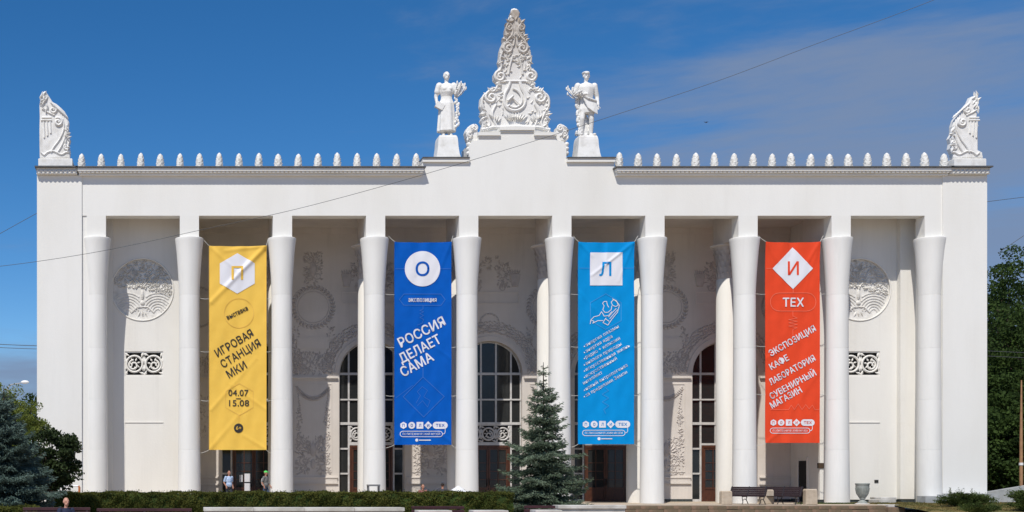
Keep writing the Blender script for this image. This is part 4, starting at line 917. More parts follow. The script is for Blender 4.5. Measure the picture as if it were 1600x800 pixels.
lst = [((916, 541.5), (967.5, 511.5), 'энергия плазмы'), ((916, 551), (957.5, 527), 'энергия ядра'), ((916, 560.5), (969.5, 530), 'радио + иллюзии'), ((916, 570.5), (971.5, 539), 'аналоги природы'), ((916, 580), (984, 541.5), 'искусственная жизнь'), ((916, 590), (964.5, 561.5), 'искусственный'), ((912, 601), (942, 583.5), 'интеллект'),
       ((916, 610), (981, 572), 'новый антропогенез'), ((916, 620), (980, 583), 'за пределами Земли')]
for k, (a, b_, tx) in enumerate(lst):
    C_.append(('text', tx, a, b_, 5.0, print_white, .022, .014))
    if k != 6: C_.append(('shape', 'bullet', circ(913.0, a[1]-.2, 1.0, 8), print_white, .022))
C_ += [('line', 'outline', [(946, 606), (951, 610), (941, 616), (951, 622), (941, 628), (951, 634), (943, 640), (946, 646)], .7, line_c, .022, False)]
C_ += logos(915.5, 663, ban['c'], ban['c'])+[('shape', 'logo', circ(935.7, 685.6, 2.4, 14), print_white, .022), ('line', 'small_print', [(939.5, 685.6), (956, 685.6)], 1.5, print_white, .022, False)]
banner(903.5, 990.5, 378, 694, ban['c'], 'bright cyan banner with a white square and a drawing of an astronaut', [(988, 380, 925, 430, .06, .08), (990, 378, 966, 440, .04, .07), (906, 380, 925, 400, .04, .08), (950, 378, 946, 420, .03, .08), (905, 455, 935, 490, .02, .08), (990, 540, 950, 560, .02, .1)], C_)
# orange
dia = [(1238.5, 386.5), (1270, 419.5), (1238.8, 451.8), (1207, 419.5)]
O_ = [('shape', 'emblem', dia, print_white, .022), ('text', 'И', (1231, 429.5), (1247.5, 429.5), 20, ban['o'], .034, .02), ('line', 'outline', [(1197, 419.5), (1206, 419.5)], .8, line_o, .022, False), ('line', 'outline', [(1239, 452), (1239, 458)], .8, line_o, .022, False),
      ('line', 'outline', pill(1203.6, 1274.8, 457.7, 486, 12), .9, line_o, .022, True), ('text', 'ТЕХ', (1223.5, 479), (1255.5, 479), 13, print_white, .024, .035),
      ('line', 'outline', [(1239, 486), (1239, 494), (1246, 497), (1232, 499.5), (1246, 502), (1232, 504.5), (1246, 507), (1232, 509.5), (1246, 512), (1239, 515), (1239, 524)], .7, line_o, .022, False),
      ('text', 'ЭКСПОЗИЦИЯ', (1204.5, 557), (1275.5, 516.5), 9.5, print_white, .024, .035), ('text', 'КАФЕ', (1205.5, 578), (1233.5, 562), 9.5, print_white, .024, .035), ('text', 'ЛАБОРАТОРИЯ', (1204.5, 602), (1274.5, 563), 9.5, print_white, .024, .035),
      ('text', 'СУВЕНИРНЫЙ', (1205.5, 624), (1275, 586), 9.5, print_white, .024, .035), ('text', 'МАГАЗИН', (1206.5, 638.5), (1253.5, 612.5), 9.5, print_white, .024, .035),
      ('line', 'outline', [(1204, 640), (1232, 640), (1236, 633), (1241, 640), (1247, 631), (1253, 640), (1259, 632), (1264, 639), (1269, 633), (1273, 640), (1280, 640)], .7, line_o, .022, False)]
O_ += logos(1208.5, 660.3, ban['o'], ban['o'], s=.93)
banner(1196, 1280.5, 378, 692, ban['o'], 'orange red banner with a white diamond and white Cyrillic lettering', [(1279, 379, 1262, 410, .05, .07), (1279, 385, 1256, 460, .02, .07), (1197, 379, 1215, 410, .04, .08), (1230, 378, 1233, 398, .03, .06), (1197, 560, 1230, 540, .02, .1), (1280, 580, 1240, 640, .015, .1), (1197, 692, 1230, 665, .03, .09)], O_)

# ------------------------------------------------------------------ vegetation
def fast_mesh(name, V, n_per, m, parent=None, wl=None):
    V = np.asarray(V, np.float32).reshape(-1, 3); nf = len(V)//n_per
    me = bpy.data.meshes.new(name); me.vertices.add(len(V)); me.loops.add(len(V)); me.polygons.add(nf)
    wl = np.array(wl if wl is not None else (0, 0, 0), np.float32); me.vertices.foreach_set('co', (V-wl).ravel())
    me.loops.foreach_set('vertex_index', np.arange(len(V), dtype=np.int32)); me.polygons.foreach_set('loop_start', np.arange(0, len(V), n_per, dtype=np.int32)); me.polygons.foreach_set('loop_total', np.full(nf, n_per, np.int32))
    me.materials.append(m); me.update(calc_edges=True); return place(name, me, tuple(float(v) for v in wl), parent)
def leaf_quads(C, size, aspect=.5, droop=0., dirs=None):
    n = len(C); size = np.broadcast_to(size, (n,))[:, None]
    d = rng.normal(size=(n, 3)) if dirs is None else dirs+rng.normal(size=(n, 3))*.35
    d[:, 2] -= droop; d /= np.linalg.norm(d, axis=1)[:, None]+1e-9
    u = np.cross(d, rng.normal(size=(n, 3))); u /= np.linalg.norm(u, axis=1)[:, None]+1e-9
    a = C-d*size*.5; b = C+u*size*aspect*.5; c = C+d*size*.5; e = C-u*size*aspect*.5
    return np.stack([a, b, c, e], 1).reshape(-1, 3)
def spruce(base, h, rad_, label, m, gap=.24, dens=1., prof=None, leader=.13):
    bx, by, bz_ = base; root = empty('spruce_tree', base, label, 'tree')
    t_ = MB(); t_.tube([(bx, by, bz_), (bx+.02, by, bz_+h*.5), (bx, by, bz_+h)], [.13, .07, .012], 8); obj('trunk', t_, bark, root)
    C = []; Dd = []; lb = MB(); z = .35
    while z < h*.985:
        f = z/h; r = (prof(f) if prof else (1-f))*rad_
        nb = max(4, int(9*(1-f)+4)); ph = rng.uniform(0, 6)
        for k in range(nb):
            a = ph+2*PI*k/nb+rng.uniform(-.25, .25); rr = r*rng.uniform(.55, 1.18)+.05; droop = (.26 if f < .6 else .1)*rr; up = .28*rr if f > .5 else .12*rr
            zj_ = 0; z_k = z+rng.uniform(-.5, .5)*gap; ns = max(4, int(rr/.045)); ca, sa = math.cos(a), math.sin(a); pts = []
            for i in range(ns+1):
                s_ = i/ns; zz = z_k-droop*math.sin(PI*.5*s_)*1.0+up*s_*s_*1.2; pts.append((bx+ca*rr*s_, by+sa*rr*s_, bz_+zz))
            lb.tube(pts[::max(1, ns//4)], .012, 3, False)
            for i in range(1, ns+1):
                s_ = i/ns; p = np.array(pts[i]); w = (.10+.26*rr*math.sin(PI*min(1, s_*.92+.12)))*(1 if rr > .3 else .5)
                nn_ = max(3, int(20*dens*w/.3)); q = rng.uniform(-1, 1, nn_)
                off = np.stack([-sa*q*w, ca*q*w, -np.abs(q)*w*.22+rng.uniform(-.07, .03, nn_)], 1)
                off[:, 2] += rng.normal(0, .035, nn_)+zj_; C.append(p+off); Dd.append(np.stack([ca+(-sa)*q*.9, sa+ca*q*.9, np.full(nn_, -.25)+0*q], 1))
        z += gap*(1.0 if f < .6 else .8)*rng.uniform(.8, 1.2)
    C = np.concatenate(C); Dd = np.concatenate(Dd)
    obj('branches', lb, bark, root, fix=False)['kind'] = 'stuff'
    fast_mesh('needles', leaf_quads(C, rng.uniform(.09, .19, len(C)), .26, 0, Dd), 4, m, root, base)['kind'] = 'stuff'
    return root
def sprof(f):
    return float(np.interp(f, [0, .06, .14, .28, .40, .48, .515, .54, .60, .66, .72, .79, .86, .90, .93, 1], [.98, 1.0, 1.0, .95, .86, .80, .66, .46, .50, .32, .38, .25, .12, .05, .15, .02]))
def gpt(px, Y, z=PLAZA): return (X_(px, Y), Y, z)
yb = -14
spruce(gpt(849, yb), Z_(566, yb)-PLAZA, 2.1, 'green blue spruce in front of the portico between the blue and cyan banners', spruce_m, gap=.29, dens=.66, prof=sprof)
yb = -22
spruce(gpt(6, yb), Z_(604, yb)-PLAZA, 2.55, 'broad blue spruce at the left end of the hedge', spruce_b, gap=.27, dens=1.3, prof=lambda f: float(np.interp(f, [0, .1, .35, .6, .8, 1], [1, 1, .80, .50, .2, .03])))
def broadleaf(name, base, h, w, label, m, n_clump, leaf, per=260, trunk_h=None, depth=None, cat='tree', cl=.16, group=None, low=.12, squash=1.):
    bx, by, bz_ = base; root = empty(name, base, label, cat, group); depth = depth or w; th = trunk_h or h*.3
    t_ = MB(); t_.tube([(bx, by, bz_), (bx+w*.02, by, bz_+th), (bx-w*.01, by, bz_+h*.75)], [.03*h, .022*h, .006*h], 8)
    V = []; 
    for i in range(n_clump):
        for _ in range(30):
            u = rng.normal(size=3); u /= np.linalg.norm(u); rr = rng.uniform(.35, 1)**.5*rng.uniform(.82, 1.06); c = np.array([u[0]*w/2*rr, u[1]*depth/2*rr, h*(low+(1-low)/2)+u[2]*h*(1-low)/2*rr])
            if c[2] > h*low*.6: break
        c += np.array(base)
        if i % 4 == 0: t_.tube([(bx, by, bz_+min(th, c[2]-bz_)*rng.uniform(.6, 1)), tuple((c+np.array((bx, by, bz_+th)))/2+np.array((0, 0, .05*h))), tuple(c)], [.012*h, .007*h, .003*h], 5)
        s_ = cl*w*rng.uniform(.6, 1.25); q = rng.normal(size=(per, 3)); q /= np.linalg.norm(q, axis=1)[:, None]; q *= (rng.uniform(.1, 1, per)**.4)[:, None]*s_; q[:, 2] *= .7*squash
        V.append(leaf_quads(c+q, rng.uniform(.6, 1.3, per)*leaf, .6, .2))
    obj('trunk', t_, bark, root); fast_mesh('crown', np.concatenate(V), 4, m, root, base)['kind'] = 'stuff'; return root
yb = -19
broadleaf('leafy_shrub', gpt(78, yb), Z_(662, yb)-PLAZA, 2.7, 'dark leafy shrub against the left pylon behind the blue spruce', leaf_shrub, 95, .13, 150, cat='shrub', cl=.13, low=.28)
yb = -6
broadleaf('thuja_tree', gpt(8, yb), Z_(588, yb)-PLAZA, 4.4, 'yellow green tree rising behind the blue spruce at far left', leaf_mid, 70, .11, 260, cl=.13, low=.02)
broadleaf('thuja_tree', gpt(52, yb+3), Z_(655, yb+3)-PLAZA, 2.2, 'low yellow green bush between the spruce and the left pylon', leaf_mid, 26, .10, 220, cat='shrub', cl=.18, low=.02)
yb = 45
for px, py, w, lb_ in ((52, 622, 7.5, 'dark distant tree just left of the pavilion'), (22, 634, 6, 'dark distant tree behind the street lamp'), (-20, 600, 8, 'dark distant tree at the far left edge')):
    broadleaf('distant_tree', gpt(px, yb), Z_(py, yb)-PLAZA, w, lb_, leaf_dark, 46, .30, 170, cl=.15, group='distant trees left of the pavilion', low=.04)
# right-hand tree mass beyond the pavilion
for px, py, w, yb, lb_ in ((1572, 386, 9, 30, 'tall dark tree rising beside the right pylon'), (1612, 470, 9, 24, 'dark tree at the right edge of the picture'), (1553, 545, 7, 22, 'dark round tree low beside the right pylon'), (1590, 600, 7, 18, 'dense dark bush-like tree behind the tan pole'), (1556, 640, 5.5, 14, 'small dark tree at the foot of the right pylon'), (1660, 400, 13, 45, 'tall dark tree beyond the right edge'), (1625, 660, 6, 12, 'low dark tree behind the stone ramp')):
    broadleaf('park_tree', gpt(px, yb), Z_(py, yb)-PLAZA, w, lb_, leaf_dark, 150 if w > 8 else 100, .24, 230, cl=.14, low=.0, group='dark trees right of the pavilion')
# clipped hedge
def hedge(px0, px1, yb, ztop_, dep, label):
    x0, x1 = X_(px0, yb), X_(px1, yb); h = ztop_-PLAZA; root = empty('hedge', ((x0+x1)/2, yb, PLAZA), label, 'hedge')
    m = MB(); nxs = int((x1-x0)/.12); ny = 8; vs = []
    for j in range(ny+1):
        for i in range(nxs+1):
            x = x0+(x1-x0)*i/nxs; t_ = j/ny
            if t_ < .5: y = yb-dep/2+.10; z = PLAZA+h*.95*t_*2
            else: y = yb-dep/2+.10+(dep-.2)*(t_-.5)*2; z = PLAZA+h*.95
            vs.append((x, y+.05*math.sin(x*3+z*4), z+(.03*math.sin(x*2.3+y*5) if t_ > .4 else 0)))
    m.raw(vs, [(j*(nxs+1)+i, j*(nxs+1)+i+1, (j+1)*(nxs+1)+i+1, (j+1)*(nxs+1)+i) for j in range(ny) for i in range(nxs)])
    obj('stems', m, leaf_dark, root, 180, fix=False)
    n = int((x1-x0)*2600); C = np.stack([rng.uniform(x0, x1, n), yb-dep/2+rng.uniform(-.05, .12, n), PLAZA+h*rng.uniform(.0, 1.0, n)], 1)
    C[:, 1] += .07*np.sin(C[:, 0]*3.1+C[:, 2]*5)+.05*np.sin(C[:, 0]*9.7-C[:, 2]*8)
    n2 = int((x1-x0)*1500); C2 = np.stack([rng.uniform(x0, x1, n2), yb+rng.uniform(-dep/2, dep/2, n2), PLAZA+h+rng.normal(-.02, .025, n2)], 1); C2[:, 2] += .025*np.sin(C2[:, 0]*2.3)+.02*np.sin(C2[:, 0]*7.1)
    n3 = int((x1-x0)*26); C3 = np.stack([rng.uniform(x0, x1, n3), yb+rng.uniform(-dep/2, dep/2, n3), PLAZA+h+rng.uniform(.0, .11, n3)], 1)
    fast_mesh('foliage', leaf_quads(np.concatenate([C, C2, C3]), rng.uniform(.04, .09, n+n2+n3), .55, .1), 4, hedge_m, root, tuple(root.location))['kind'] = 'stuff'
hedge(86, 796, -16, Z_(769.5, -16), 1.3, 'long clipped green hedge in front of the portico steps')
hedge(-60, 60, -24, Z_(792, -24), 1.0, 'low clipped hedge under the blue spruce at far left')
def juniper(px, w, py, yb, label, n=40):
    base = (X_(px, yb), yb, .0 if yb > -6 else -.2); root = empty('juniper', base, label, 'shrub', 'spreading junipers on the grass bank')
    V = []; st = MB(); h = Z_(py, yb)-base[2]
    for i in range(n):
        a = rng.uniform(0, 2*PI); r = w/2*rng.uniform(.3, 1.05); hh = h*rng.uniform(.25, .85)*(1-.3*r/w); k = 26; s_ = np.linspace(0.05, 1, k)[:, None]
        pts = np.array(base)+np.hstack([s_*r*math.cos(a), s_*r*math.sin(a)*.7, hh*np.sin(s_*PI*.5)]); st.tube([tuple(p) for p in pts[::8]], .012, 3, False)
        C = np.repeat(pts, 16, 0)+rng.normal(size=(k*16, 3))*np.array((.10, .10, .05)); V.append(leaf_quads(C, rng.uniform(.05, .11, len(C)), .4, -.2, np.tile(np.array([math.cos(a), math.sin(a), .4]), (len(C), 1))))
    for _ in range(5):
        a = rng.uniform(0, 2*PI); p0 = np.array(base)+np.array((w*.3*math.cos(a), w*.2*math.sin(a), h*.5)); C = p0+np.linspace(0, 1, 40)[:, None]*np.array((rng.uniform(-.1, .2), 0, h*.62))+rng.normal(size=(40, 3))*.035; V.append(leaf_quads(C, .08, .4, -.5))
    obj('stems', st, bark, root, fix=False)['kind'] = 'stuff'; fast_mesh('foliage', np.concatenate(V), 4, junip, root, base)['kind'] = 'stuff'
juniper(1512, 2.9, 766, -4, 'spreading juniper in front of the right pylon', 55)
juniper(1608, 1.9, 758, -6, 'juniper at the right edge of the grass bank', 40)
juniper(1530, 2.0, 786, -9, 'low juniper nearest the camera on the grass bank', 26)

# ------------------------------------------------------------------ low walls, steps and ramp
def stone_wall(px0, px1, yb, zt_, label, m_, courses, bl, th=.4, name='stone_wall', gap=.012, z0=PLAZA, irregular=.0):
    x0, x1 = X_(px0, yb), X_(px1, yb); root = empty(name, ((x0+x1)/2, yb, z0), label, 'wall'); hcs = (zt_-z0)/courses
    for c in range(courses):
        x = x0-(bl*.5 if c % 2 else 0)
        while x < x1-.01:
            w = bl*random.uniform(.7, 1.3); a = max(x, x0); b_ = min(x+w, x1); x += w
            if b_-a < .08: continue
            y = yb+random.uniform(-irregular, irregular); m = MB(); m.box(a+gap/2, b_-gap/2, y, y+th, z0+c*hcs+(gap/2 if c else 0), z0+(c+1)*hcs-gap/2+random.uniform(-irregular, irregular)*.4, .014); obj('stone', m, m_, root)
    return root
stone_wall(978, 1385, -3.35, -.035, 'low brown stone retaining wall below the benches', brownstone, 3, .75, .34, irregular=.02)
def parapet(px0, px1, py, yb, h, label, th=.5):
    z1 = Z_(py, yb); x0, x1 = X_(px0, yb), X_(px1, yb); root = empty('stone_parapet', ((x0+x1)/2, yb, PLAZA), label, 'parapet', 'white stone parapets along the front'); n = max(1, round((x1-x0)/1.7))
    for k in range(n):
        a = x0+(x1-x0)*k/n; b_ = x0+(x1-x0)*(k+1)/n; m = MB(); m.box(a+.006, b_-.006, yb-.06, yb+th+.06, z1-.12, z1, .012); obj('coping_slab', m, whitestone, root)
    m = MB(); m.box(x0+.03, x1-.03, yb, yb+th, PLAZA, z1-.121); obj('wall', m, whitestone, root)
parapet(318, 632, 793, -27, 1, 'long white stone parapet in front of the hedge')
parapet(560, 632.5, 792, -26.2, 1, 'short white stone block behind the long parapet', .3) if False else None
parapet(653, 706, 797.5, -28, 1, 'short white stone parapet between the two dark red benches')
parapet(739, 794, 797.5, -28, 1, 'white stone parapet left of the spruce foot')
parapet(836, 878, 797, -28, 1, 'white stone parapet right of the spruce foot')
parapet(871, 978, 789.5, -24, 1, 'raised white stone parapet below the brown door')
# dark red benches, backs towards the camera
def slat_bench(px0, px1, py, yb, label, group='dark red slatted benches near the camera'):
    x0, x1 = X_(px0, yb), X_(px1, yb); z1 = Z_(py, yb); root = empty('park_bench', ((x0+x1)/2, yb, PLAZA), label, 'bench', group)
    for k in range(5): obj('slat', MB().box(x0, x1, yb+.30-.02*k, yb+.34-.02*k, z1-.10-.125*k, z1-.005-.125*k, .008), maroon, root)
    for k in range(4): obj('slat', MB().box(x0, x1, yb-.30+.13*k, yb-.19+.13*k, PLAZA+.44, PLAZA+.475, .008), maroon, root)
    for k in range(max(2, int((x1-x0)/1.4)+1)):
        x = x0+.1+(x1-x0-.2)*k/max(1, int((x1-x0)/1.4)); m = MB(); m.tube([(x, yb-.25, PLAZA), (x, yb-.27, PLAZA+.43), (x, yb+.22, PLAZA+.43), (x, yb+.34, z1-.03)], .028, 5); m.tube([(x, yb+.22, PLAZA+.43), (x, yb+.33, PLAZA)], .028, 5); obj('bench_leg', m, iron, root)
slat_bench(34, 140, 793, -30, 'dark red bench holding the seated bald man'); slat_bench(150, 300, 794.5, -30, 'long dark red bench right of the seated bald man')
slat_bench(646, 729, 791, -26, 'dark red bench showing above the short white parapet'); slat_bench(823, 872, 790, -25, 'dark red bench at the foot of the spruce')
# stone steps on the right and concrete ramp beyond
def steps():
    root = empty('stone_steps', (X_(1392, -2.6), -2.6, 0), 'short flight of worn pale stone steps between the urn and the grass', 'steps')
    for (a, b_, y, z1, z0) in ((1376, 1401, -.6, .36, .24), (1374, 1400, -1.0, .24, -.02), (1388, 1416, -3.3, .02, -.12), (1388, 1414, -3.6, -.12, -.60)):
        m = MB(); m.box(X_(a, y), X_(b_, y), y, y+1.0, z0, z1, .02); obj('step', m, whitestone if z1 > 0 else brownstone, root)
steps()
m = MB(); yr = 3.0
m.ext([(X_(1541, yr)+.06, -.1), (X_(1620, yr), -.1), (X_(1620, yr), Z_(756, yr)), (X_(1541, yr)+.06, Z_(769, yr))], yr, yr+.35); o = obj('ramp_wall', m, greystone); props(o, 'grey concrete ramp wall rising right of the pavilion', 'wall')

# ------------------------------------------------------------------ benches, bollards and urn on the terrace
def iron_bench(px, py_b, yb, rot, label, w=2.0):
    x = X_(px, yb); root = empty('park_bench', (x, yb, 0), label, 'bench', 'black slatted benches on the terrace', rot); hh = .93
    for s_, (a, b_) in enumerate(((-w/2, -.02), (.02, w/2))):
        for k in range(5):
            z0 = .45+k*.098; y = .22+k*.045; m = MB(); m.raw([(a, y, z0), (b_, y, z0), (b_, y+.035, z0+.094), (a, y+.035, z0+.094), (a, y+.03, z0), (b_, y+.03, z0), (b_, y+.065, z0+.094), (a, y+.065, z0+.094)], [(0, 1, 2, 3), (7, 6, 5, 4), (0, 4, 5, 1), (1, 5, 6, 2), (2, 6, 7, 3), (3, 7, 4, 0)]); obj('slat', m, darkwood, root, local=True)
    for k in range(5): obj('slat', MB().box(-w/2, w/2, -.27+k*.1, -.18+k*.1, .42, .45, .006), darkwood, root, local=True)
    for xx in (-w/2+.06, 0, w/2-.06):
        m = MB(); m.tube([(xx, -.30, 0), (xx, -.20, .12), (xx, -.26, .30), (xx, -.28, .41), (xx, .20, .41), (xx, .44, .96)], .024, 6); m.tube([(xx, .20, .41), (xx, .12, .25), (xx, .26, .10), (xx, .32, 0)], .024, 6); m.tube([(xx, -.24, .2), (xx, 0, .30), (xx, .18, .2)], .018, 5)
        obj('bench_leg', m, iron, root, local=True)
iron_bench(1164, 787, -1.9, -.95, 'black slatted bench between two beige blocks, left of the pair'); iron_bench(1219, 787, -1.9, -.95, 'black slatted bench below the orange banner, right of the pair')
def block(px0, px1, py, yb, label):
    x0, x1 = X_(px0, yb), X_(px1, yb); h = Z_(py, yb); m = MB(); w = x1-x0; cx = (x0+x1)/2
    n = 14; prof = [(-w/2, 0), (w/2, 0), (w/2, h*.90), (w/2*.93, h*.96), (w/2*.8, h), (-w/2*.8, h), (-w/2*.93, h*.96), (-w/2, h*.90)]
    m.ext([(cx+a, b_) for a, b_ in prof], yb-.16, yb+.16, .04); o = obj('stone_bollard', m, beige); props(o, label, 'bollard', 'beige stone blocks beside the benches')
block(1126, 1142.5, 767, -2.0, 'beige stone block at the left end of the benches'); block(1187.5, 1207.5, 765, -1.4, 'beige stone block between the two black benches'); block(1257, 1275.5, 764, -2.4, 'beige stone block right of the black benches')
ux = X_(1347.5, -1.6); uz = .03; m = MB(); s_ = 1.0
m.lathe([(.24, 0), (.25, .05), (.19, .12), (.12, .19), (.10, .24), (.16, .28), (.14, .31), (.19, .38), (.27, .55), (.315, .75), (.33, .92), (.325, 1.0), (.345, 1.02), (.35, 1.08), (.335, 1.10), (.29, 1.09), (.27, .95)], (ux, -1.6, uz), 28)
for k in range(20):
    a = 2*PI*k/20; m.tube([(ux+.15*math.cos(a), -1.6+.15*math.sin(a), uz+.33), (ux+.28*math.cos(a), -1.6+.28*math.sin(a), uz+.55), (ux+.335*math.cos(a), -1.6+.335*math.sin(a), uz+.85)], .022, 5)
ur = obj('stone_urn', m, urn_m, None, 50); props(ur, 'grey ribbed stone urn standing in front of the right side bay', 'urn')
m = MB(); m.lathe([(.36, -.02), (.37, .02), (.30, .06)], (ux, -1.6, 0), 24); o = obj('plinth', m, whitestone, ur)
# thin grey table frame by the fourth column, orange handrail on the left
m = MB(); y = -1.2; a, b_, z1 = X_(574, y), X_(593, y), Z_(757, y)
m.box(a, b_, y-.25, y+.25, z1-.09, z1); [m.box(xx-.03, xx+.03, yy-.03, yy+.03, 0, z1-.091) for xx in (a+.04, b_-.04) for yy in (y-.2, y+.2)]
o = obj('metal_table', m, mat('grey_metal', (.16, .165, .175), .5)); props(o, 'small grey metal table in front of the fourth column', 'table')
y = -8; a, b_, z1 = X_(99, y), X_(124, y), Z_(759.5, y); root = empty('handrail', ((a+b_)/2, y, PLAZA), 'orange and white handrail at the hedge in front of the left pylon', 'handrail')
m = MB(); m.tube([(b_, y, PLAZA), (b_, y, z1-.05), (b_-.05, y, z1)], .055, 8); obj('post', m, orange_m, root); m = MB(); m.tube([(b_-.05, y, z1), (a, y, z1)], .04, 8); m.tube([(a, y, z1), (a, y, PLAZA)], .04, 8); obj('rail', m, white_paint, root)
# white parasol top seen over the hedge
y = -10; cx = X_(716, y); zt_ = Z_(759, y); root = empty('parasol', (cx, y, PLAZA), 'white parasol showing above the hedge beside the blue banner column', 'parasol')
m = MB(); m.lathe([(.45, zt_-.30), (.30, zt_-.18), (.02, zt_)], (cx, y, 0), 8, mod=lambda a, z: 1+.03*math.cos(8*a)); obj('canopy', m, white_paint, root); m = MB(); m.tube([(cx, y, PLAZA), (cx, y, zt_-.05)], .02, 6); obj('pole', m, iron, root)

for o in bpy.data.objects:
    if o.name.split('.')[0] in ('foliage_relief', 'trophy_relief', 'wreath_relief', 'bouquet_relief', 'scroll_relief', 'arch_garland', 'carved_relief', 'leaf_fan', 'leaf_moulding', 'wheat_sheaf', 'scrollwork'): o['kind'] = 'stuff'
# ------------------------------------------------------------------ people
def cloth_mat(name, c, c2=None, scale=14): return mat(name, c, .85, c2 or tuple(v*.8 for v in c), scale, .2, 40, lo=.45, hi=.55)
def person(x, y, z, hgt, label, pose='stand', yaw=0., shirt=(.3, .3, .3), shirt2=None, trousers=(.03, .035, .05), capc=None, hairc=None, skin_=skin, group=None, step=0.):
    """yaw 0 faces the camera (-Y)"""
    root = empty('person', (x, y, z), label, 'person', group, yaw); k = hgt/1.75
    def q(a, b_, c): return Vector((a*k, b_*k, c*k))
    sit = pose == 'sit'; hz = .50 if sit else .93; th = hz+.52; sh = hz+.50
    lean = .03
    body = MB(); head(body, q(0, -.02, hz+.73), k); body.cap(q(0, 0, th), q(0, -.01, hz+.63), .055*k, .05*k)
    sk = []
    for s_ in (-1, 1):
        S0 = q(s_*.185, 0, sh)
        if sit: E = q(s_*.26, -.06, sh-.27); Hd = q(s_*.15, -.28, hz+.14)
        elif pose == 'pocket': E = q(s_*.25, .08, sh-.27); Hd = q(s_*.20, -.08, hz+.03)
        else: E = q(s_*.24, .05-.05*s_*step, sh-.28); Hd = q(s_*.23, -.12-.10*s_*step, hz+.02)
        body.cap(S0, E, .05*k, .042*k, 8); body.cap(E, Hd, .042*k, .028*k, 8); hand(body, Hd, (0, -.25, -1) if not sit else (0, -1, -.3), k, .45); sk.append((S0, E, Hd))
        H0 = q(s_*.09, 0, hz)
        if sit: K = q(s_*.13, -.45, hz+.02); A = q(s_*.13, -.47, .09)
        else: K = q(s_*.10, -.04-.10*s_*step, .50); A = q(s_*.10, .02-.14*s_*step, .09)
        body.cap(H0, K, .075*k, .052*k, 8); body.cap(K, A, .05*k, .035*k, 8); body.cap(A, A+q(0, -.12, -.04), .035*k, .03*k, 8)
        sk[-1] = sk[-1]+(H0, K, A)
    body.ell(q(0, 0, hz+.02), (.15*k, .11*k, .12*k)); body.ell(q(0, .0, hz+.36), (.16*k, .10*k, .22*k))
    b = obj('body', body, skin_, root, local=True); remesh(b, .014)
    c = MB(); c.ell(q(0, -.01, hz+.34), (.185*k, .13*k, .24*k), 16, 10); c.ell(q(0, -.025, hz+.12), (.175*k, .14*k, .17*k), 16, 8); c.ell(q(0, 0, sh-.02), (.20*k, .095*k, .08*k), 14, 8)
    for S0, E, Hd, H0, K, A in sk: c.cap(S0, S0+(E-S0)*.72, .075*k, .066*k, 10)
    o = obj('shirt', c, cloth_mat('shirt_'+str(len(MATS)), shirt, shirt2), root, local=True); remesh(o, .014)
    c = MB(); c.ell(q(0, 0, hz+.03), (.17*k, .125*k, .12*k), 14, 8)
    for S0, E, Hd, H0, K, A in sk: c.cap(H0, K, .092*k, .070*k, 10); c.cap(K, A, .070*k, .055*k, 10)
    o = obj('trousers', c, cloth_mat('trousers_'+str(len(MATS)), trousers), root, local=True); remesh(o, .014)
    for S0, E, Hd, H0, K, A in sk: c = MB(); c.cap(A+q(0, .03, -.045), A+q(0, -.17, -.055), .045*k, .036*k, 10); obj('shoe', c, iron, root, 60, local=True)
    hc = q(0, -.02, hz+.73)
    if capc:
        c = MB(); c.ell(hc+q(0, .01, .055), (.090*k, .108*k, .075*k), 16, 8); c.ell(hc+q(0, -.13, .045), (.068*k, .075*k, .014*k), 12, 5); obj('cap', c, mat('cap_'+str(len(MATS)), capc, .7), root, 60, local=True)
    if hairc:
        c = MB(); c.ell(hc+q(0, .028, .035), (.086*k, .095*k, .092*k), 16, 10); obj('hair', c, mat('hair_'+str(len(MATS)), hairc, .8), root, 60, local=True)
    return root, q
person(X_(357.5, -2.2), -2.2, 0, 1.76, 'standing man in a light blue patterned shirt by the entrance', 'pocket', .5, (.30, .42, .62), (.50, .60, .75), (.03, .035, .05), None, (.03, .02, .015))
pr_, q_ = person(X_(415, -2.0), -2.0, 0, 1.76, 'walking man in grey shirt and green cap beside the third column', 'walk', -.9 + 2*PI*0 + 1.9, (.17, .17, .165), None, (.05, .08, .13), (.10, .62, .12), None, step=.8)
m = MB(); m.ell(q_(.02, .17, 1.20), (.13, .085, .22), 14, 10); o = obj('backpack', m, white_paint, None, 60); 
bpw = Matrix.Rotation(1.0, 4, 'Z') @ o.location.to_4d() if False else None
o.location = Vector(pr_.location)+Matrix.Rotation(1.0, 3, 'Z') @ o.location; o.rotation_euler = (0, 0, 1.0); props(o, 'white backpack worn by the man in the green cap', 'backpack')
person(X_(660.5, -6), -6, PLAZA, 1.66, 'person with reddish face whose head shows above the hedge, left of the two heads', 'stand', .3, (.30, .12, .10), None, (.04, .04, .05), None, (.10, .05, .03))
person(X_(691.5, -6), -6, PLAZA, 1.74, 'dark haired person whose head shows above the hedge right of the blue banner', 'stand', PI*.9, (.05, .05, .06), None, (.04, .04, .05), None, (.02, .014, .012))
yb = -30.2; person(X_(103, yb), yb, PLAZA, 1.88, 'bald man in a navy shirt seated on the dark red bench', 'sit', .5, (.012, .018, .05), None, (.05, .05, .055), None, None, skin_pale)
# papers on the entrance door
m = MB(); w = P(0, 0, YW-.06)
for a, b_, c, d_ in ((374, 742, 379, 753), (382, 740, 391, 753), (382, 755, 391, 767)):
    p0, p1 = P(a, d_, YW-.06), P(b_*0+c, b_, YW-.06); mm_ = MB().box(p0.x, p1.x, YW-.062, YW-.055, p0.z, p1.z); o = obj('notice', mm_, print_white); props(o, {742: 'small grey notice taped to the entrance door glass', 740: 'upper white notice on the entrance door', 755: 'lower white notice on the entrance door'}[b_], 'notice', 'notices on the entrance door')

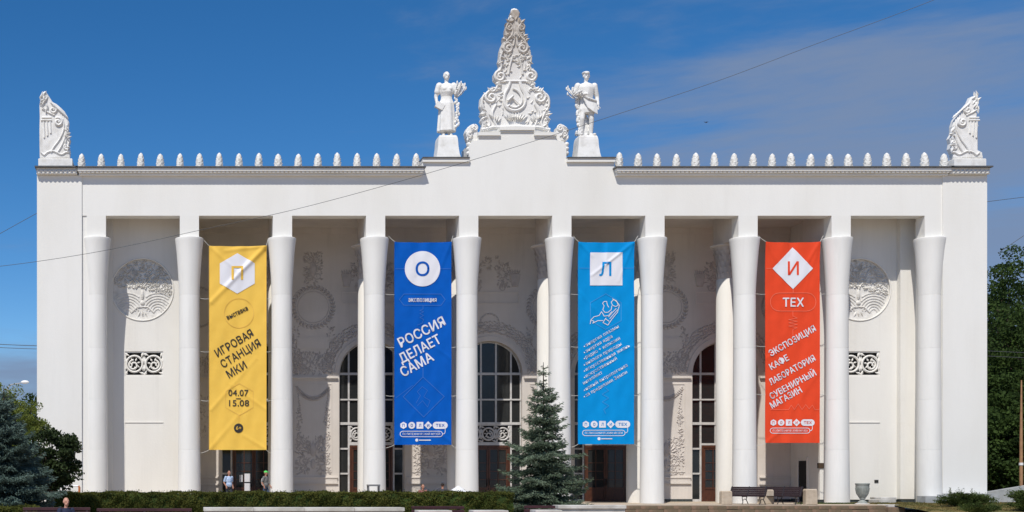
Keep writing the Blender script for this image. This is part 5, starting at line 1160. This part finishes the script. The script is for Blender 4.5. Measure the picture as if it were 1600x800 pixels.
# ------------------------------------------------------------------ pole, lamp, car, cables
y = 4; cx = X_(1595.5, y); root = empty('utility_pole', (cx, y, .0), 'tan wooden pole beside the trees at the right edge', 'pole')
m = MB(); m.tube([(cx, y, 0), (cx, y, Z_(690, y)), (cx+.02, y, Z_(594, y))], [.10, .085, .035], 10); obj('post', m, pole_m, root); m = MB(); m.tube([(cx, y, Z_(727, y)), (cx, y, Z_(723, y))], .115, 10); obj('band', m, white_paint, root)
y = 22; lx_ = X_(12, y); root = empty('street_lamp', (lx_, y, PLAZA), 'street lamp with pale curved arm above the trees at far left', 'street lamp')
m = MB(); m.tube([(lx_, y, PLAZA), (lx_, y, Z_(606, y)), (lx_+.25, y, Z_(601, y)), (X_(33, y), y, Z_(598.5, y))], [.10, .06, .045, .035], 8); obj('post', m, greystone, root)
m = MB(); m.ell((X_(39, y), y, Z_(597, y)), (.30, .14, .13), 12, 8); obj('lamp_head', m, white_paint, root)
def parked_car(x, y, z, label, rot):
    root = empty('parked_car', (x, y, z), label, 'car', 'white cars behind the ramp wall', rot); m = MB()
    body = [(-2.1, .35), (2.1, .35), (2.15, .6), (2.05, .9), (1.2, 1.0), (.6, 1.40), (-1.2, 1.45), (-1.9, 1.02), (-2.15, .92)]
    m.ext(body, -.85, .85, .12); obj('body', m, white_paint, root, local=True)
    m = MB(); m.ext([(1.08, 1.0), (.55, 1.34), (-1.12, 1.39), (-1.62, 1.04)], -.865, .865); obj('window', m, glass, root, local=True)
    for a in (-1.3, 1.3):
        for b_ in (-.8, .8): m = MB(); m.lathe([(.32, -.1), (.32, .1)], n=18); m.v = [(p[0]+a, p[2]+b_, p[1]+.32) for p in m.v]; obj('wheel', m, iron, root, local=True)
    for b_ in (-.7, .7): m = MB(); m.box(-2.17, -2.05, b_-.13, b_+.13, .75, .92, .02); obj('tail_light', m, red_paint, root, local=True)
    for b_ in (-.7, .7): m = MB(); m.box(2.05, 2.17, b_-.15, b_+.15, .65, .8, .02); obj('headlight', m, glass, root, local=True)
parked_car(X_(1571, 60), 60, PLAZA+.28, 'white car with a red tail light behind the ramp wall, left of two', 1.35)
parked_car(X_(1604, 58), 58, PLAZA+.45, 'white car at the right edge behind the ramp wall', 1.45)
def cable(pts, yy, r, label):
    m = MB(); n = len(pts); sp = smooth_path(pts, 8); mpts = []
    for i, (a, b_) in enumerate(sp):
        Y = yy if not isinstance(yy, tuple) else yy[0]+(yy[1]-yy[0])*i/(len(sp)-1)
        mpts.append(P(a, b_, Y))
    m.tube(mpts, r, 5); o = obj('overhead_cable', m, cable_m, fix=False); props(o, label, 'cable', 'thin overhead cables')
cable([(-120, 424), (0, 416), (155, 393), (320, 358), (470, 325), (640, 279), (820, 225), (960, 180), (1120, 127), (1277, 68), (1459, 0), (1700, -100)], -34, .0065, 'long thin cable sweeping across the facade up to the top right')
cable([(-60, 398), (0, 365), (58, 333), (120, 300)], 30, .022, 'thin cable crossing the sky at left beside the pylon')
for dy, r, t_ in ((0, .03, 'upper'), (5, .025, 'lower')): cable([(-60, 533+dy), (0, 538+dy), (80, 541+dy)], 40, r, t_+' of the two level wires in the sky at far left')
cable([(1520, 318), (1600, 308), (1700, 297)], 30, .022, 'thin cable in the sky right of the pavilion'); cable([(1560, 395), (1600, 368), (1680, 315)], 30, .022, 'slanting cable above the trees at right')
for dy, t_ in ((0, 'upper'), (8, 'lower')): cable([(1535, 548+dy), (1600, 551+dy), (1700, 556+dy)], 8, .014, t_+' wire in front of the dark trees at right')
m = MB(); c = P(1104, 191, 20); m.ell(c, (.05, .12, .04), 6, 4); m.raw([c, c+Vector((-.22, .02, .06)), c+Vector((-.06, .1, .0)), c, c+Vector((.22, .02, .07)), c+Vector((.06, .1, 0))], [(0, 1, 2), (3, 4, 5)]); o = obj('bird', m, iron); props(o, 'tiny dark bird in the sky right of the man statue', 'bird')
